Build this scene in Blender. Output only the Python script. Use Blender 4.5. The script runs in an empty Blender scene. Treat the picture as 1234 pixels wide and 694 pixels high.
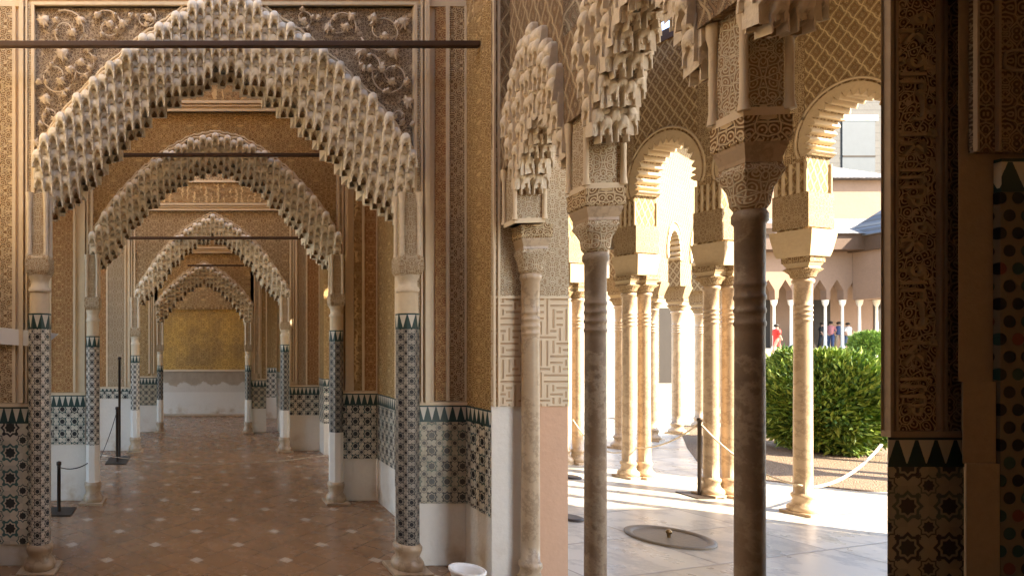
import bpy, bmesh, math, random
import numpy as np
from mathutils import Vector, Matrix
random.seed(7); rng = np.random.default_rng(7)
R = math.radians
C = bpy.context.scene.collection
sc = bpy.context.scene
F = 700.0; VX = 237.0; HZ = 415.0; EYE = 1.6
def PX(px, d): return (px - VX) / F * d          # photo column at depth d -> world x
def PZ(py, d): return EYE + (HZ - py) / F * d     # photo row at depth d -> world z

# ------------------------------------------------------------------ camera, sky, sun, exposure
cam = bpy.data.objects.new('camera', bpy.data.cameras.new('camera')); C.objects.link(cam)
cam.location = (0, 0, EYE); cam.rotation_euler = (R(90), 0, 0)
cam.data.sensor_width = 36; cam.data.lens = 36 * F / 1234
cam.data.shift_x = (617 - VX) / 1234; cam.data.shift_y = (HZ - 347) / 1234
cam.data.clip_start = 0.05; cam.data.clip_end = 800
sc.camera = cam
SUN_DIR = Vector((0.80, -0.56, 0.75)).normalized()      # towards the sun
w = bpy.data.worlds.new('World'); sc.world = w; w.use_nodes = True
nt = w.node_tree; bg = nt.nodes['Background']
sky = nt.nodes.new('ShaderNodeTexSky'); sky.sky_type = 'NISHITA'; sky.sun_disc = False
sky.sun_elevation = math.asin(SUN_DIR.z); sky.sun_rotation = math.atan2(SUN_DIR.x, SUN_DIR.y)
nt.links.new(sky.outputs[0], bg.inputs[0]); bg.inputs[1].default_value = 0.15
sun = bpy.data.objects.new('sun', bpy.data.lights.new('sun', 'SUN')); C.objects.link(sun)
sun.data.energy = 4.6; sun.data.angle = R(0.5); sun.data.color = (1.0, 0.87, 0.68)
sun.rotation_euler = SUN_DIR.to_track_quat('Z', 'Y').to_euler()
sc.view_settings.view_transform = 'Standard'; sc.view_settings.look = 'None'
sc.view_settings.exposure = 2.72; sc.view_settings.gamma = 1
sc.render.engine = 'CYCLES'
sc.cycles.max_bounces = 10; sc.cycles.diffuse_bounces = 8; sc.cycles.glossy_bounces = 3
sc.cycles.use_denoising = True
sc.cycles.sample_clamp_indirect = 6
sc.cycles.caustics_reflective = False; sc.cycles.caustics_refractive = False

# ------------------------------------------------------------------ node expressions
class E:
    tree = None
    def __init__(s, v): s.v = v
    @staticmethod
    def m(op, *a, clamp=False):
        n = E.tree.nodes.new('ShaderNodeMath'); n.operation = op; n.use_clamp = clamp
        for i, x in enumerate(a):
            x = x.v if isinstance(x, E) else x
            if isinstance(x, (int, float)): n.inputs[i].default_value = x
            else: E.tree.links.new(x, n.inputs[i])
        return E(n.outputs[0])
    def __add__(s, o): return E.m('ADD', s, o)
    __radd__ = __add__
    def __mul__(s, o): return E.m('MULTIPLY', s, o)
    __rmul__ = __mul__
    def __sub__(s, o): return E.m('SUBTRACT', s, o)
    def __rsub__(s, o): return E.m('SUBTRACT', o, s)
    def __truediv__(s, o): return E.m('DIVIDE', s, o)
def fabs(a): return E.m('ABSOLUTE', a)
def fr(a): return E.m('FRACT', a)
def fl(a): return E.m('FLOOR', a)
def mn(a, b): return E.m('MINIMUM', a, b)
def mx(a, b): return E.m('MAXIMUM', a, b)
def sn(a): return E.m('SINE', a)
def gt(a, b): return E.m('GREATER_THAN', a, b)
def ss(a, lo, hi):           # smooth step
    n = E.tree.nodes.new('ShaderNodeMapRange'); n.interpolation_type = 'SMOOTHSTEP'
    E.tree.links.new(a.v, n.inputs[0]); n.inputs[1].default_value = lo; n.inputs[2].default_value = hi
    n.inputs[3].default_value = 0; n.inputs[4].default_value = 1
    return E(n.outputs[0])
def vec(x, y, z=0.0):
    n = E.tree.nodes.new('ShaderNodeCombineXYZ')
    for i, q in enumerate((x, y, z)):
        if isinstance(q, E): E.tree.links.new(q.v, n.inputs[i])
        else: n.inputs[i].default_value = q
    return n.outputs[0]
def noise(v, s, det=3, rough=.55):
    n = E.tree.nodes.new('ShaderNodeTexNoise'); E.tree.links.new(v, n.inputs['Vector'])
    n.inputs['Scale'].default_value = s; n.inputs['Detail'].default_value = det; n.inputs['Roughness'].default_value = rough
    return E(n.outputs[0])
def voro(v, s, feat='F1', rnd=1.0):
    n = E.tree.nodes.new('ShaderNodeTexVoronoi'); n.feature = feat; n.voronoi_dimensions = '2D'
    E.tree.links.new(v, n.inputs['Vector']); n.inputs['Scale'].default_value = s; n.inputs['Randomness'].default_value = rnd
    return E(n.outputs[0])
def hashn(x, y):
    n = E.tree.nodes.new('ShaderNodeTexWhiteNoise'); n.noise_dimensions = '2D'
    E.tree.links.new(vec(x, y), n.inputs['Vector']); return E(n.outputs[0])
def mix(f, a, b):
    n = E.tree.nodes.new('ShaderNodeMix'); n.data_type = 'RGBA'
    if isinstance(f, E): E.tree.links.new(f.v, n.inputs[0])
    else: n.inputs[0].default_value = f
    for i, q in ((6, a), (7, b)):
        if isinstance(q, tuple): n.inputs[i].default_value = (*q, 1)
        else: E.tree.links.new(q, n.inputs[i])
    return n.outputs[2]
def scale_col(c, f):
    n = E.tree.nodes.new('ShaderNodeVectorMath'); n.operation = 'SCALE'
    if isinstance(c, tuple): n.inputs[0].default_value = c
    else: E.tree.links.new(c, n.inputs[0])
    E.tree.links.new(f.v, n.inputs['Scale']); return n.outputs[0]
def coords(cyl=None):
    tc = E.tree.nodes.new('ShaderNodeTexCoord')
    s = E.tree.nodes.new('ShaderNodeSeparateXYZ'); E.tree.links.new(tc.outputs['Object'], s.inputs[0])
    x, y, z = (E(s.outputs[i]) for i in range(3))
    if cyl:
        return E.m('ARCTAN2', y, x) * cyl, z, tc.outputs['Object']
    n = E.tree.nodes.new('ShaderNodeSeparateXYZ'); E.tree.links.new(tc.outputs['Normal'], n.inputs[0])
    k = gt(fabs(E(n.outputs[0])), 0.6); kz = gt(fabs(E(n.outputs[2])), 0.75)
    u = x * (1 - k) + y * k; v = z * (1 - kz) + y * kz
    return u, v, tc.outputs['Object']
MATS = {}
def material(name, fn, rough=.8, cyl=None, bump=0.0, metal=0.0, spec=.3):
    m = bpy.data.materials.new(name); m.use_nodes = True; MATS[name] = m
    E.tree = m.node_tree; b = m.node_tree.nodes['Principled BSDF']
    b.inputs['Roughness'].default_value = rough; b.inputs['Metallic'].default_value = metal
    b.inputs['Specular IOR Level'].default_value = spec
    u, v, p = coords(cyl)
    r = fn(u, v, p); col, h = r[0], r[1]
    if isinstance(col, tuple): b.inputs['Base Color'].default_value = (*col, 1)
    else: E.tree.links.new(col, b.inputs['Base Color'])
    if len(r) > 2: E.tree.links.new(r[2].v, b.inputs['Roughness'])
    if h is not None and bump:
        n = E.tree.nodes.new('ShaderNodeBump'); n.inputs['Distance'].default_value = bump; n.inputs['Strength'].default_value = 1
        E.tree.links.new(h.v, n.inputs['Height']); E.tree.links.new(n.outputs[0], b.inputs['Normal'])
    return m
def weather(p, col, amt=.35, s=1.7):
    f = noise(p, s, 5, .65) * amt + noise(p, s * 14, 3) * (amt * .6) + (1 - amt * .8)
    return scale_col(col, f)

# pattern heights, 0 = cut back, 1 = proud
def mirror(u, P): return fabs(fr(u / P) - .5) * P
def leafy(u, v, s, P=None):
    if P: u, v = mirror(u, P), mirror(v, P * 1.37)
    uw = u + sn(v * (s * .9)) * (.28 / s); vw = v + sn(u * (s * 1.1) + 1.3) * (.28 / s)
    q = vec(uw, vw)
    e = voro(q, s, 'DISTANCE_TO_EDGE', .8); d = voro(q, s, 'F1', .8)
    web = 1 - ss(e, .05, .12)
    ring = ss(sn(d * 19 + 1.0), -.1, .45) * ss(e, .1, .14)
    big = ss(noise(q, s * .75, 2), .56, .6)
    return mx(mx(web, ring), big * .9)
def script_band(u, v, s):
    wv = noise(vec(u * 1.0, v * 3), s * .5, 1) * 1.1
    st = 1 - ss(fabs(fr(u * s * .55 + wv) - .5), .13, .2)
    cut = ss(noise(vec(u, v * .6), s * .35, 1), .44, .5)
    hz = 1 - ss(fabs(fr(v * s * .35 + sn(u * s * .7) * .22) - .5), .1, .17)
    return mx(mx(st * cut, hz * .35), leafy(u, v, s * 1.3) * .6)
def lattice(u, v, p, q):
    wob = sn(v * (6.283 / q) * 2) * .05
    a = u / p; b = v / q
    d1 = fabs(fr(a + b + wob) - .5); d2 = fabs(fr(a - b + wob) - .5)
    r1 = 1 - ss(mn(d1, d2), .045, .08)
    c0 = ss(fabs(mn(d1, d2) - .26), .05, .09)
    return mx(r1, leafy(u, v, 5.0 / p, p) * .8 * c0)
def star_field(u, v, s, r=.34):
    x = fabs(fr(u * s) - .5); y = fabs(fr(v * s) - .5)
    return mn(mx(x, y), (x + y) * .7071)           # < r : inside an eight pointed star

CREAM = (.68, .52, .31); OCHRE = (.56, .38, .17); RECESS = (.24, .13, .05); PLASTER = (.70, .57, .39); WHITE = (.74, .67, .55)
def carved(name, hi, lo, fn, bump=.012, amt=.35):  # lo: paint and dirt in the cut-back ground, with some shade
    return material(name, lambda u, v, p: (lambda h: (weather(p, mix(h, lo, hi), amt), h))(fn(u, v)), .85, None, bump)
carved('stucco_arabesque', CREAM, RECESS, lambda u, v: leafy(u, v, 24, .22))
carved('stucco_orange', (.66, .42, .19), (.32, .12, .04), lambda u, v: leafy(u, v, 27, .2))
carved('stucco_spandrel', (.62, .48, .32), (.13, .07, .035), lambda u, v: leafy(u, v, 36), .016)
carved('stucco_fine', (.66, .55, .38), (.36, .23, .12), lambda u, v: leafy(u, v, 30, .14), .008)
carved('stucco_script', (.64, .46, .23), (.26, .14, .05), lambda u, v: script_band(u, v, 20))
carved('stucco_ochre', (.60, .41, .18), (.28, .15, .05), lambda u, v: leafy(u, v, 22, .26), .014, .45)
carved('stucco_lattice', (.46, .34, .20), (.24, .15, .08), lambda u, v: lattice(u, v, .10, .2), .025)
carved('stucco_sebka', (.52, .39, .21), (.22, .13, .055), lambda u, v: lattice(u, v, .10, .17), .018)
carved('stucco_far', (.60, .43, .21), (.32, .19, .08), lambda u, v: leafy(u, v, 15, .4), .015)
def maze(u, v, s=16):
    i = fl(u * s); j = fl(v * s); k = gt(hashn(i, j), .5)
    a = fabs(fr(u * s) - .5); b = fabs(fr(v * s) - .5)
    return ss(a * k + b * (1 - k), .10, .20)
carved('sandstone_fine', (.46, .34, .19), (.22, .13, .06), lambda u, v: leafy(u, v, 30, .14), .008)
carved('sandstone_arabesque', (.46, .34, .19), (.19, .11, .045), lambda u, v: leafy(u, v, 24, .22))
material('sandstone', lambda u, v, p: (weather(p, (.47, .36, .22), .4, 3), noise(p, 40, 4)), .8, None, .003)
carved('stucco_key', (.66, .52, .35), (.50, .34, .20), lambda u, v: maze(u, v, 24), .008, .2)
material('plaster', lambda u, v, p: (weather(p, PLASTER, .25), noise(p, 40, 4)), .85, None, .003)
material('muqarnas_plaster', lambda u, v, p: (weather(p, (.70, .60, .45), .5, 3), noise(p, 60, 4)), .8, None, .004)
material('muqarnas_white', lambda u, v, p: (weather(p, (.80, .74, .62), .38, 4), noise(p, 60, 4)), .75, None, .004)
material('muqarnas_ochre', lambda u, v, p: (weather(p, (.70, .55, .34), .5, 3), noise(p, 60, 4)), .8, None, .004)
material('relief_plaster', lambda u, v, p: (weather(p, (.64, .53, .40), .6, 9), noise(p, 50, 3)), .85, None, .006)
material('niche_pigment', lambda u, v, p: (weather(p, mix(ss(noise(p, 9, 2), .5, .6), (.36, .25, .15), (.26, .25, .22)), .5, 9), None), .85)  # paint residue; its dark tone also puts shade into the niches
def plinth_fn(u, v, p):
    f = ss(noise(p, 5, 5), .45, .75) * (1 - ss(v, .0, .35))
    return mix(f, weather_src(p, (.74, .69, .60)), (.50, .38, .24)), noise(p, 30, 4)
def weather_src(p, c): return weather(p, c, .16)
material('plinth_white', plinth_fn, .7, None, .003)
material('plinth_pink_lit', lambda u, v, p: (weather(p, (.62, .38, .24), .2), noise(p, 30, 4)), .8, None, .003)  # pink tint stands in for warm light on the jamb
def marble(u, v, p):
    n = noise(p, 3, 8, .7); vein = 1 - ss(fabs(noise(p, 5, 7, .65) - .5), 0, .04)
    c = mix(mx(vein * .6, ss(noise(p, 2.2, 6, .7), .52, .72) * .5), weather(p, (.44, .32, .20), .4, 5), (.24, .16, .09))
    return c, n
material('marble_column', marble, .38, None, .002, spec=.5)
material('wood_dark', lambda u, v, p: (weather(p, (.075, .042, .024), .5, 8), noise(p, 20, 5)), .6, None, .004)
material('iron_dark', lambda u, v, p: (weather(p, (.05, .035, .025), .4, 8), None), .5, metal=.4)
material('brass', lambda u, v, p: (weather(p, (.25, .16, .07), .4, 8), None), .35, metal=.8)
material('rope_cream', lambda u, v, p: (weather(p, (.62, .52, .38), .3, 9), noise(p, 90, 2)), .9, None, .004)
material('card_white', lambda u, v, p: (weather(p, (.80, .78, .74), .06), None), .6)
def zellij(ground, dark, mid, s, cyl=None, name='tile'):
    def fn(u, v, p):
        a = star_field(u, v, s); b = star_field(u + .5 / s, v + .5 / s, s)
        c = star_field(u, v, s * 2)
        A = 1 - ss(a, .15, .165); ring = ss(a, .20, .215) * (1 - ss(a, .27, .285))
        B = 1 - ss(b, .10, .115); ring2 = ss(b, .15, .16) * (1 - ss(b, .185, .2))
        c2 = 1 - ss(c, .11, .13)
        hue = gt(hashn(fl(u * s), fl(v * s)), .5)
        darkc = mix(hue, dark, mid)
        col = mix(mx(ring2 * .9, c2 * (1 - A)), ground, darkc)
        col = mix(ring, col, darkc); col = mix(mx(A, B), col, dark)
        g = noise(p, 12, 4) * .35 + noise(p, 1.8, 5) * .5 + hashn(fl(u * s * 2), fl(v * s * 2)) * .22 + .42
        return scale_col(col, g), mx(ring, A)
    return material(name, fn, .3, cyl, .0015, spec=.5)
zellij((.62, .57, .46), (.018, .020, .022), (.02, .07, .07), 8.0, None, 'tile_mosaic')
zellij((.62, .57, .46), (.03, .03, .03), (.05, .14, .13), 5.5, None, 'tile_mosaic_large')
zellij((.44, .38, .27), (.06, .055, .045), (.12, .15, .11), 9.0, None, 'tile_mosaic_worn')
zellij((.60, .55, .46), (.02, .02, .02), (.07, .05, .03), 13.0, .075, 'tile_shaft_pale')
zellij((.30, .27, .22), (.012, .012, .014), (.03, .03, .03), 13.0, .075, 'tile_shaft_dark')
def dots(u, v, p):
    s = 22.0
    row = fl(v * s); x = fr(u * s * 1.0 + row * .5) - .5; y = fr(v * s) - .5
    d = E.m('SQRT', x * x + y * y); k = 1 - ss(d, .33, .37)
    hue = hashn(fl(u * s + row * .5), row)
    c = mix(gt(hue, .62), (.010, .010, .012), (.02, .06, .05)); c = mix(gt(hue, .84), c, (.16, .04, .02))
    return mix(k, (.17, .135, .09), c), k
material('tile_dots', dots, .3, None, .002)
def crown_mat(name, v0, h, p=.055, a=(.03, .06, .055), b=(.60, .56, .46), cyl=None):
    def fn(u, v, q):
        t = (v - v0) / h
        tri = fabs(fr(u / p) - .5) * 2
        k = gt(1.05 - t * .95 - fl(t * 3) * .02, tri) * gt(1.0, t * 1.12)
        k = mx(k, gt(.12, t))
        return mix(mx(k, gt(t, .9)), b, a), None
    return material(name, fn, .35, cyl)
def hall_floor(u, v, p):
    s = 1 / .235
    a = (u + v) * (s * .7071); b = (u - v) * (s * .7071)
    da = fabs(fr(a) - .5); db = fabs(fr(b) - .5)
    grout = ss(mx(da, db), .478, .492)
    # small white insets at alternate tile corners
    ca = fabs(fr(a * .5) - .5) * 2; cb = fabs(fr(b * .5) - .5) * 2
    ins = 1 - ss(mx(ca, cb), .16, .18)
    tile = hashn(fl(a), fl(b))
    c = mix(tile, (.27, .15, .075), (.34, .195, .10)); c = mix(noise(p, 2.5, 5), c, (.22, .125, .065))
    c = mix(ss(noise(p, 1.3, 6, .7), .5, .7) * .25, c, (.16, .09, .05)); c = mix(grout * .7, c, (.09, .055, .035)); c = mix(ins * .95, c, (.52, .42, .31))
    rg = noise(p, 7, 5) * .35 + .08
    return c, noise(p, 5, 3) * .5 - grout * .5 + noise(p, 45, 2) * .06, rg
material('terracotta_floor', hall_floor, .3, None, .003, spec=.45)
def marble_floor(u, v, p):
    # large slabs laid in staggered courses, a little askew to the hall
    a = u * .966 + v * .259; b = v * .966 - u * .259
    row = fl(b / .62); x = fr(a / 1.15 + hashn(row, row * 0 + 3)); y = fr(b / .62)
    g = mx(ss(fabs(x - .5), .489, .496), ss(fabs(y - .5), .480, .490))
    t = hashn(fl(a / 1.15 + hashn(row, row * 0 + 3)), row)
    c = mix(t, (.36, .325, .26), (.50, .455, .37)); vein = 1 - ss(fabs(noise(p, 1.6, 8, .65) - .5), 0, .05)
    c = mix(vein * .5, c, (.2, .175, .145)); c = mix(g * .75, c, (.17, .14, .11)); c = mix(ss(noise(p, .9, 5), .5, .75) * .3, c, (.25, .2, .14))
    return c, g * -1.0, noise(p, 3, 5) * .4 + .12
material('marble_floor', marble_floor, .3, None, .003, spec=.5)
material('gravel', lambda u, v, p: (weather(p, mix(voro(p, 45), (.26, .18, .11), (.14, .09, .055)), .4, 9), voro(p, 60)), .95, None, .02)
material('ground', lambda u, v, p: (weather(p, (.24, .205, .155), .3), None), .9)
material('leaf_green', lambda u, v, p: (weather(p, (.13, .21, .028), .7, 9), None), .5)
material('leaf_light', lambda u, v, p: (weather(p, (.26, .33, .06), .6, 9), None), .45)
material('leaf_dark', lambda u, v, p: (weather(p, (.045, .10, .018), .6, 9), None), .55)
material('bark', lambda u, v, p: (weather(p, (.12, .08, .05), .5, 9), noise(p, 30, 4)), .9, None, .01)
material('wall_pink', lambda u, v, p: (weather(p, (.23, .145, .095), .3, .6), noise(p, 8, 4)), .9, None, .01)
material('wall_pale', lambda u, v, p: (weather(p, (.30, .24, .175), .3, .6), noise(p, 8, 4)), .9, None, .01)
material('stone_grey', lambda u, v, p: (weather(p, mix(gt(.06, fabs(fr(v * 1.6) - .5)), (.085, .08, .072), (.065, .06, .054)), .35, 1.2), noise(p, 6, 4)), .9, None, .02)
def roof(u, v, p):
    s = E.tree.nodes.new('ShaderNodeSeparateXYZ'); E.tree.links.new(p, s.inputs[0])
    x = E(s.outputs[0]); k = fabs(fr(x / .28) - .5); row = gt(fr(v / .4), .82)
    c = mix(hashn(fl(x / .28), fl(v / .4)), (.10, .10, .105), (.24, .225, .21))
    return mix(mx(ss(k, .36, .44), row * .6), c, (.10, .09, .085)), 1 - k * 2
material('roof_tiles', roof, .8, None, .08)
material('glass_dull', lambda u, v, p: (weather(p, (.05, .055, .055), .3), None), .35)
material('void_dark', lambda u, v, p: (weather(p, (.035, .028, .022), .3), None), .9)
material('far_paint', lambda u, v, p: (mix(ss(v + fabs(sn(u * 7)) * .09 + noise(p, 7, 4) * .22, .84, .90), weather(p, (.64, .58, .49), .3), weather(p, (.40, .32, .23), .7, 7)), None), .9)
def endwall(u, v, p):
    h = leafy(u, v, 10, .5)
    st = ss(noise(p, 1.1, 6, .65), .38, .62)  # light and dark mottling puts uneven golden light into the colour
    return weather(p, mix(st, mix(h, (.30, .18, .06), (.50, .32, .12)), mix(h, (.48, .27, .07), (.72, .46, .13))), .6, 1.4), h
material('end_wall_gold', endwall, .8, None, .008)
def skinm(n, c): material(n, lambda u, v, p: (weather(p, c, .15, 8), None), .7)
skinm('skin', (.45, .27, .18)); skinm('cloth_red', (.45, .03, .02)); skinm('cloth_white', (.75, .72, .68)); skinm('cloth_blue', (.06, .09, .18))
skinm('cloth_black', (.02, .02, .022)); skinm('hair', (.03, .02, .012)); skinm('cloth_pink', (.5, .2, .2)); skinm('cloth_sand', (.4, .3, .2))
material('water', lambda u, v, p: ((.30, .25, .16), noise(p, 25, 2)), .3, None, .002)
MT = MATS

# ------------------------------------------------------------------ mesh helpers
class MB:
    def __init__(s): s.v = []; s.f = []; s.sm = []; s.mi = {}
    def add(s, vs, fs, smooth=False):
        o = len(s.v); s.v += [tuple(map(float, q)) for q in vs]
        for f in fs: s.f.append(tuple(i + o for i in f)); s.sm.append(smooth)
        return s
    def box(s, x0, x1, y0, y1, z0, z1):
        vs = [(x, y, z) for z in (z0, z1) for y in (y0, y1) for x in (x0, x1)]
        return s.add(vs, [(0, 2, 3, 1), (4, 5, 7, 6), (0, 1, 5, 4), (2, 6, 7, 3), (0, 4, 6, 2), (1, 3, 7, 5)])
    def hull(s, levels, smooth=False):      # levels: list of (z, [(x,y)...]) rings of the same count
        n = len(levels[0][1]); vs = [(x, y, z) for z, ring in levels for x, y in ring]; fs = []
        for k in range(len(levels) - 1):
            for i in range(n):
                j = (i + 1) % n; fs.append((k * n + i, k * n + j, (k + 1) * n + j, (k + 1) * n + i))
        s.add(vs, fs, smooth)
        return s.add([vs[i] for i in range(n)], [tuple(range(n - 1, -1, -1))]).add([vs[-n + i] for i in range(n)], [tuple(range(n))])
    def lathe(s, prof, n=24, cx=0, cy=0, rot=0, smooth=True):   # prof (r, z)
        return s.hull([(z, [(cx + r * math.cos(rot + 2 * math.pi * i / n), cy + r * math.sin(rot + 2 * math.pi * i / n)) for i in range(n)]) for r, z in prof], smooth)
    def sq(s, prof, cx=0, cy=0, ky=1.0, ang=0):     # square stacked profile (half, z)
        c, q = math.cos(ang), math.sin(ang)
        def ring(h):
            return [(cx + c * a - q * b, cy + q * a + c * b) for a, b in ((-h, -h * ky), (h, -h * ky), (h, h * ky), (-h, h * ky))]
        return s.hull([(z, ring(h)) for h, z in prof])
    def poly(s, pts, y0, y1):     # (x,z) polygon extruded along y
        n = len(pts)
        s.add([(x, y0, z) for x, z in pts] + [(x, y1, z) for x, z in pts],
              [tuple(range(n)), tuple(range(2 * n - 1, n - 1, -1))] + [(i, i + n, (i + 1) % n + n, (i + 1) % n) for i in range(n)])
        return s
    def tube(s, pts, r, n=8, r1=None):
        pts = [Vector(p) for p in pts]; vs = []; fs = []
        for i, p in enumerate(pts):
            d = (pts[min(i + 1, len(pts) - 1)] - pts[max(i - 1, 0)]).normalized()
            a = d.cross(Vector((0, 0, 1)) if abs(d.z) < .9 else Vector((1, 0, 0))).normalized(); b = d.cross(a)
            rr = r + ((r1 if r1 is not None else r) - r) * i / max(1, len(pts) - 1)
            for k in range(n):
                t = 2 * math.pi * k / n; q = p + a * (rr * math.cos(t)) + b * (rr * math.sin(t)); vs.append(q[:])
        for i in range(len(pts) - 1):
            for k in range(n):
                j = (k + 1) % n; fs.append((i * n + k, i * n + j, (i + 1) * n + j, (i + 1) * n + k))
        fs += [tuple(range(n)), tuple(range(len(vs) - 1, len(vs) - n - 1, -1))]
        return s.add(vs, fs, True)
    def xf(s, M):
        s.v = [tuple(M @ Vector(q)) for q in s.v]; return s
    def build(s, name, mat, parent=None, bevel=0):
        me = bpy.data.meshes.new(name); me.from_pydata(s.v, [], s.f)
        me.polygons.foreach_set('use_smooth', s.sm); me.update()
        bm = bmesh.new(); bm.from_mesh(me); bmesh.ops.recalc_face_normals(bm, faces=bm.faces); bm.to_mesh(me); bm.free()
        if isinstance(mat, str): mat = MT[mat]
        me.materials.append(mat)
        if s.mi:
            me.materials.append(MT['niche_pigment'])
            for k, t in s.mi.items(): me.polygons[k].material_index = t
        o = bpy.data.objects.new(name, me); C.objects.link(o)
        if parent: o.parent = parent
        if bevel:
            b = o.modifiers.new('bevel', 'BEVEL'); b.width = bevel; b.segments = 2; b.limit_method = 'ANGLE'
        return o
def tag(o, label, cat, group=None):
    o['label'] = label; o['category'] = cat
    if group: o['group'] = group
    return o
def thing(name, loc, label, cat, group=None, rz=0):
    o = bpy.data.objects.new(name, None); C.objects.link(o); o.empty_display_size = .1
    o.location = loc; o.rotation_euler = (0, 0, rz); return tag(o, label, cat, group)
def struct(o): o['kind'] = 'structure'; return o

# a muqarnas cell: hooded niche over hanging tips; a in [-.5,.5], b in [0,1]
def make_cell(na=10, nb=12):
    vs = []; fs = []; tags = []
    for j in range(nb + 1):
        b = j / nb
        for i in range(na + 1):
            a = (i / na - .5) * 2
            if b > .46:      # bulging hood, rounded at its head
                t = (b - .46) / .54
                y = -.82 * math.sqrt(max(0, 1 - a * a)) * math.sqrt(max(0, 1 - t ** 2.2)) * min(1, .5 + 1.5 * t) - .06 - .30 * abs(a) * (1 - t)
            else:            # arched recess between two hanging ribs
                lim = .64 * (1 if b < .2 else math.sqrt(max(0, 1 - ((b - .2) / .25) ** 2)))
                y = .75 if abs(a) < lim * .72 else (.5 if abs(a) < lim else -.52 + .15 * b)
            x = a * .5 * (1.0 if b < .72 else math.sqrt(max(.06, 1 - ((b - .72) / .29) ** 2)))
            z = b + (.20 * (1 - abs(a)) if j == 0 else 0)
            vs.append((x, y, z))
    n = na + 1
    for j in range(nb):
        for i in range(na):
            q = (j * n + i, j * n + i + 1, (j + 1) * n + i + 1, (j + 1) * n + i)
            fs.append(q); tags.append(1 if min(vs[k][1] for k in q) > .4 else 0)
    rim = [i for i in range(n)] + [j * n + na for j in range(1, nb + 1)] + [nb * n + i for i in range(na - 1, -1, -1)] + [j * n for j in range(nb - 1, 0, -1)]
    o = len(vs)
    for r in rim: vs.append((vs[r][0] * .8, 1.5, vs[r][2] + (.12 if vs[r][2] < .25 else 0)))
    m = len(rim)
    for k in range(m): fs.append((rim[k], o + k, o + (k + 1) % m, rim[(k + 1) % m])); tags.append(0)
    fs.append(tuple(o + k for k in range(m))); tags.append(0)
    return vs, fs, tags
CELL = make_cell()
HOODF = [k for k, f in enumerate(CELL[1]) if len(f) == 4 and max(f) < 143 and min(f) // 11 >= 7]
def put_cell(mb, x, y, z, w, h, d, ang=0):
    c, q = math.cos(ang), math.sin(ang)
    vs = []
    for a, b, e in CELL[0]:
        X, Y = a * w, b * d
        vs.append((x + c * X - q * Y, y + q * X + c * Y, z + e * h))
    o = len(mb.f)
    mb.add(vs, CELL[1], False)
    for k in HOODF: mb.sm[o + k] = True
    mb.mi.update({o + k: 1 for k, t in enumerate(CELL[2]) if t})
def curve(tab):
    xs, zs = zip(*tab)
    return lambda x: float(np.interp(abs(x), xs, zs))
def muq_band(mb, outer, inner, half, w=.085, pitch=.105, h=.21, y0=0.0, recede=.05, thick=.5, start=0.0):
    n = int(half / w)
    for i in range(-n, n + 1):
        x = i * w
        if abs(x) < start: continue
        top = outer(x) + .0 - (h * .2 if i % 2 else 0); k = 0; yo = .028 if i % 2 else 0
        zk = top - h * .75
        low = inner(x) + pitch * .6
        while zk > low - .02:
            put_cell(mb, x, y0 - .04 + yo + k * recede + (.02 if k % 2 else 0), zk, w * 1.12, h, w * .62); zk -= pitch; k += 1
        # body behind, hanging down to the intrados
        zz = zk + pitch + .06
        mb.box(x - w * .5, x + w * .5, y0 + k * recede + .02, y0 + thick, zz, outer(x) + .03)
        put_cell(mb, x, y0 + thick * .55, zz - .08, w * 1.12, h, w * .62)
def spandrel(mb, outer, half, ztop, y0, y1, n=60, gap=0.0):
    xs = np.linspace(-half, half, n + 1)
    for a, b in zip(xs[:-1], xs[1:]):
        za, zb = outer(a) + gap, outer(b) + gap
        mb.poly([(a, min(za, ztop - .001)), (b, min(zb, ztop - .001)), (b, ztop), (a, ztop)], y0, y1)

# ------------------------------------------------------------------ setting: floors
HX = 2.12        # line between the hall floor and the marble of the court
struct(MB().box(-3, HX, -4, 14, -.05, 0).build('hall_floor', 'terracotta_floor'))
struct(MB().add([(-80, -60, -.18), (120, -60, -.18), (120, 160, -.18), (-80, 160, -.18)], [(0, 1, 2, 3)]).build('ground', 'ground'))
BX, BY, BR = PX(806, 4.82), 4.82, .27
m = MB(); zf = .002
for a in ((HX + .003, 30, -12, BY - .5), (HX + .003, 30, BY + .5, 26), (HX + .003, BX - .5, BY - .5, BY + .5), (BX + .5, 30, BY - .5, BY + .5)):
    m.add([(a[0], a[2], zf), (a[1], a[2], zf), (a[1], a[3], zf), (a[0], a[3], zf)], [(0, 1, 2, 3)])
N_ = 64; vs = []
for k in range(N_):
    t = 2 * math.pi * k / N_; c, q = math.cos(t), math.sin(t); e = .5 / max(abs(c), abs(q))
    vs += [(BX + BR * c, BY + BR * q, zf), (BX + e * c, BY + e * q, zf)]
m.add(vs, [(2 * k, 2 * k + 1, (2 * k + 3) % (2 * N_), (2 * k + 2) % (2 * N_)) for k in range(N_)])
struct(m.build('court_floor', 'marble_floor'))
# ceiling openings added over every bay to aim sun at hidden walls
y = -4; ceil = MB()
for (a, b, x0, x1) in ((1.1, 1.75, -1.7, 1.8), (1.75, 2.3, -1.7, 1.0), (2.3, 3.1, -1.7, -.25), (3.1, 4.15, -1.72, 1.9), (4.72, 5.05, -1.7, -.1), (5.05, 5.93, -1.7, 1.8), (6.5, 7.7, -1.7, -.3), (7.7, 8.72, -1.7, 1.8), (9.35, 10.55, -1.7, 1.45), (11.3, 13.1, -1.7, 1.45)):
    for q in (((-3, HX + .2, y, a),) if a - y > .01 else ()) + ( (-3, x0, a, b), (x1, HX + .2, a, b)):
        ceil.box(*q, 5.6, 5.75)
    y = b
ceil.box(-3, HX + .2, y, 14, 5.6, 5.75)
struct(ceil.build('hall_ceiling', 'plaster'))

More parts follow.
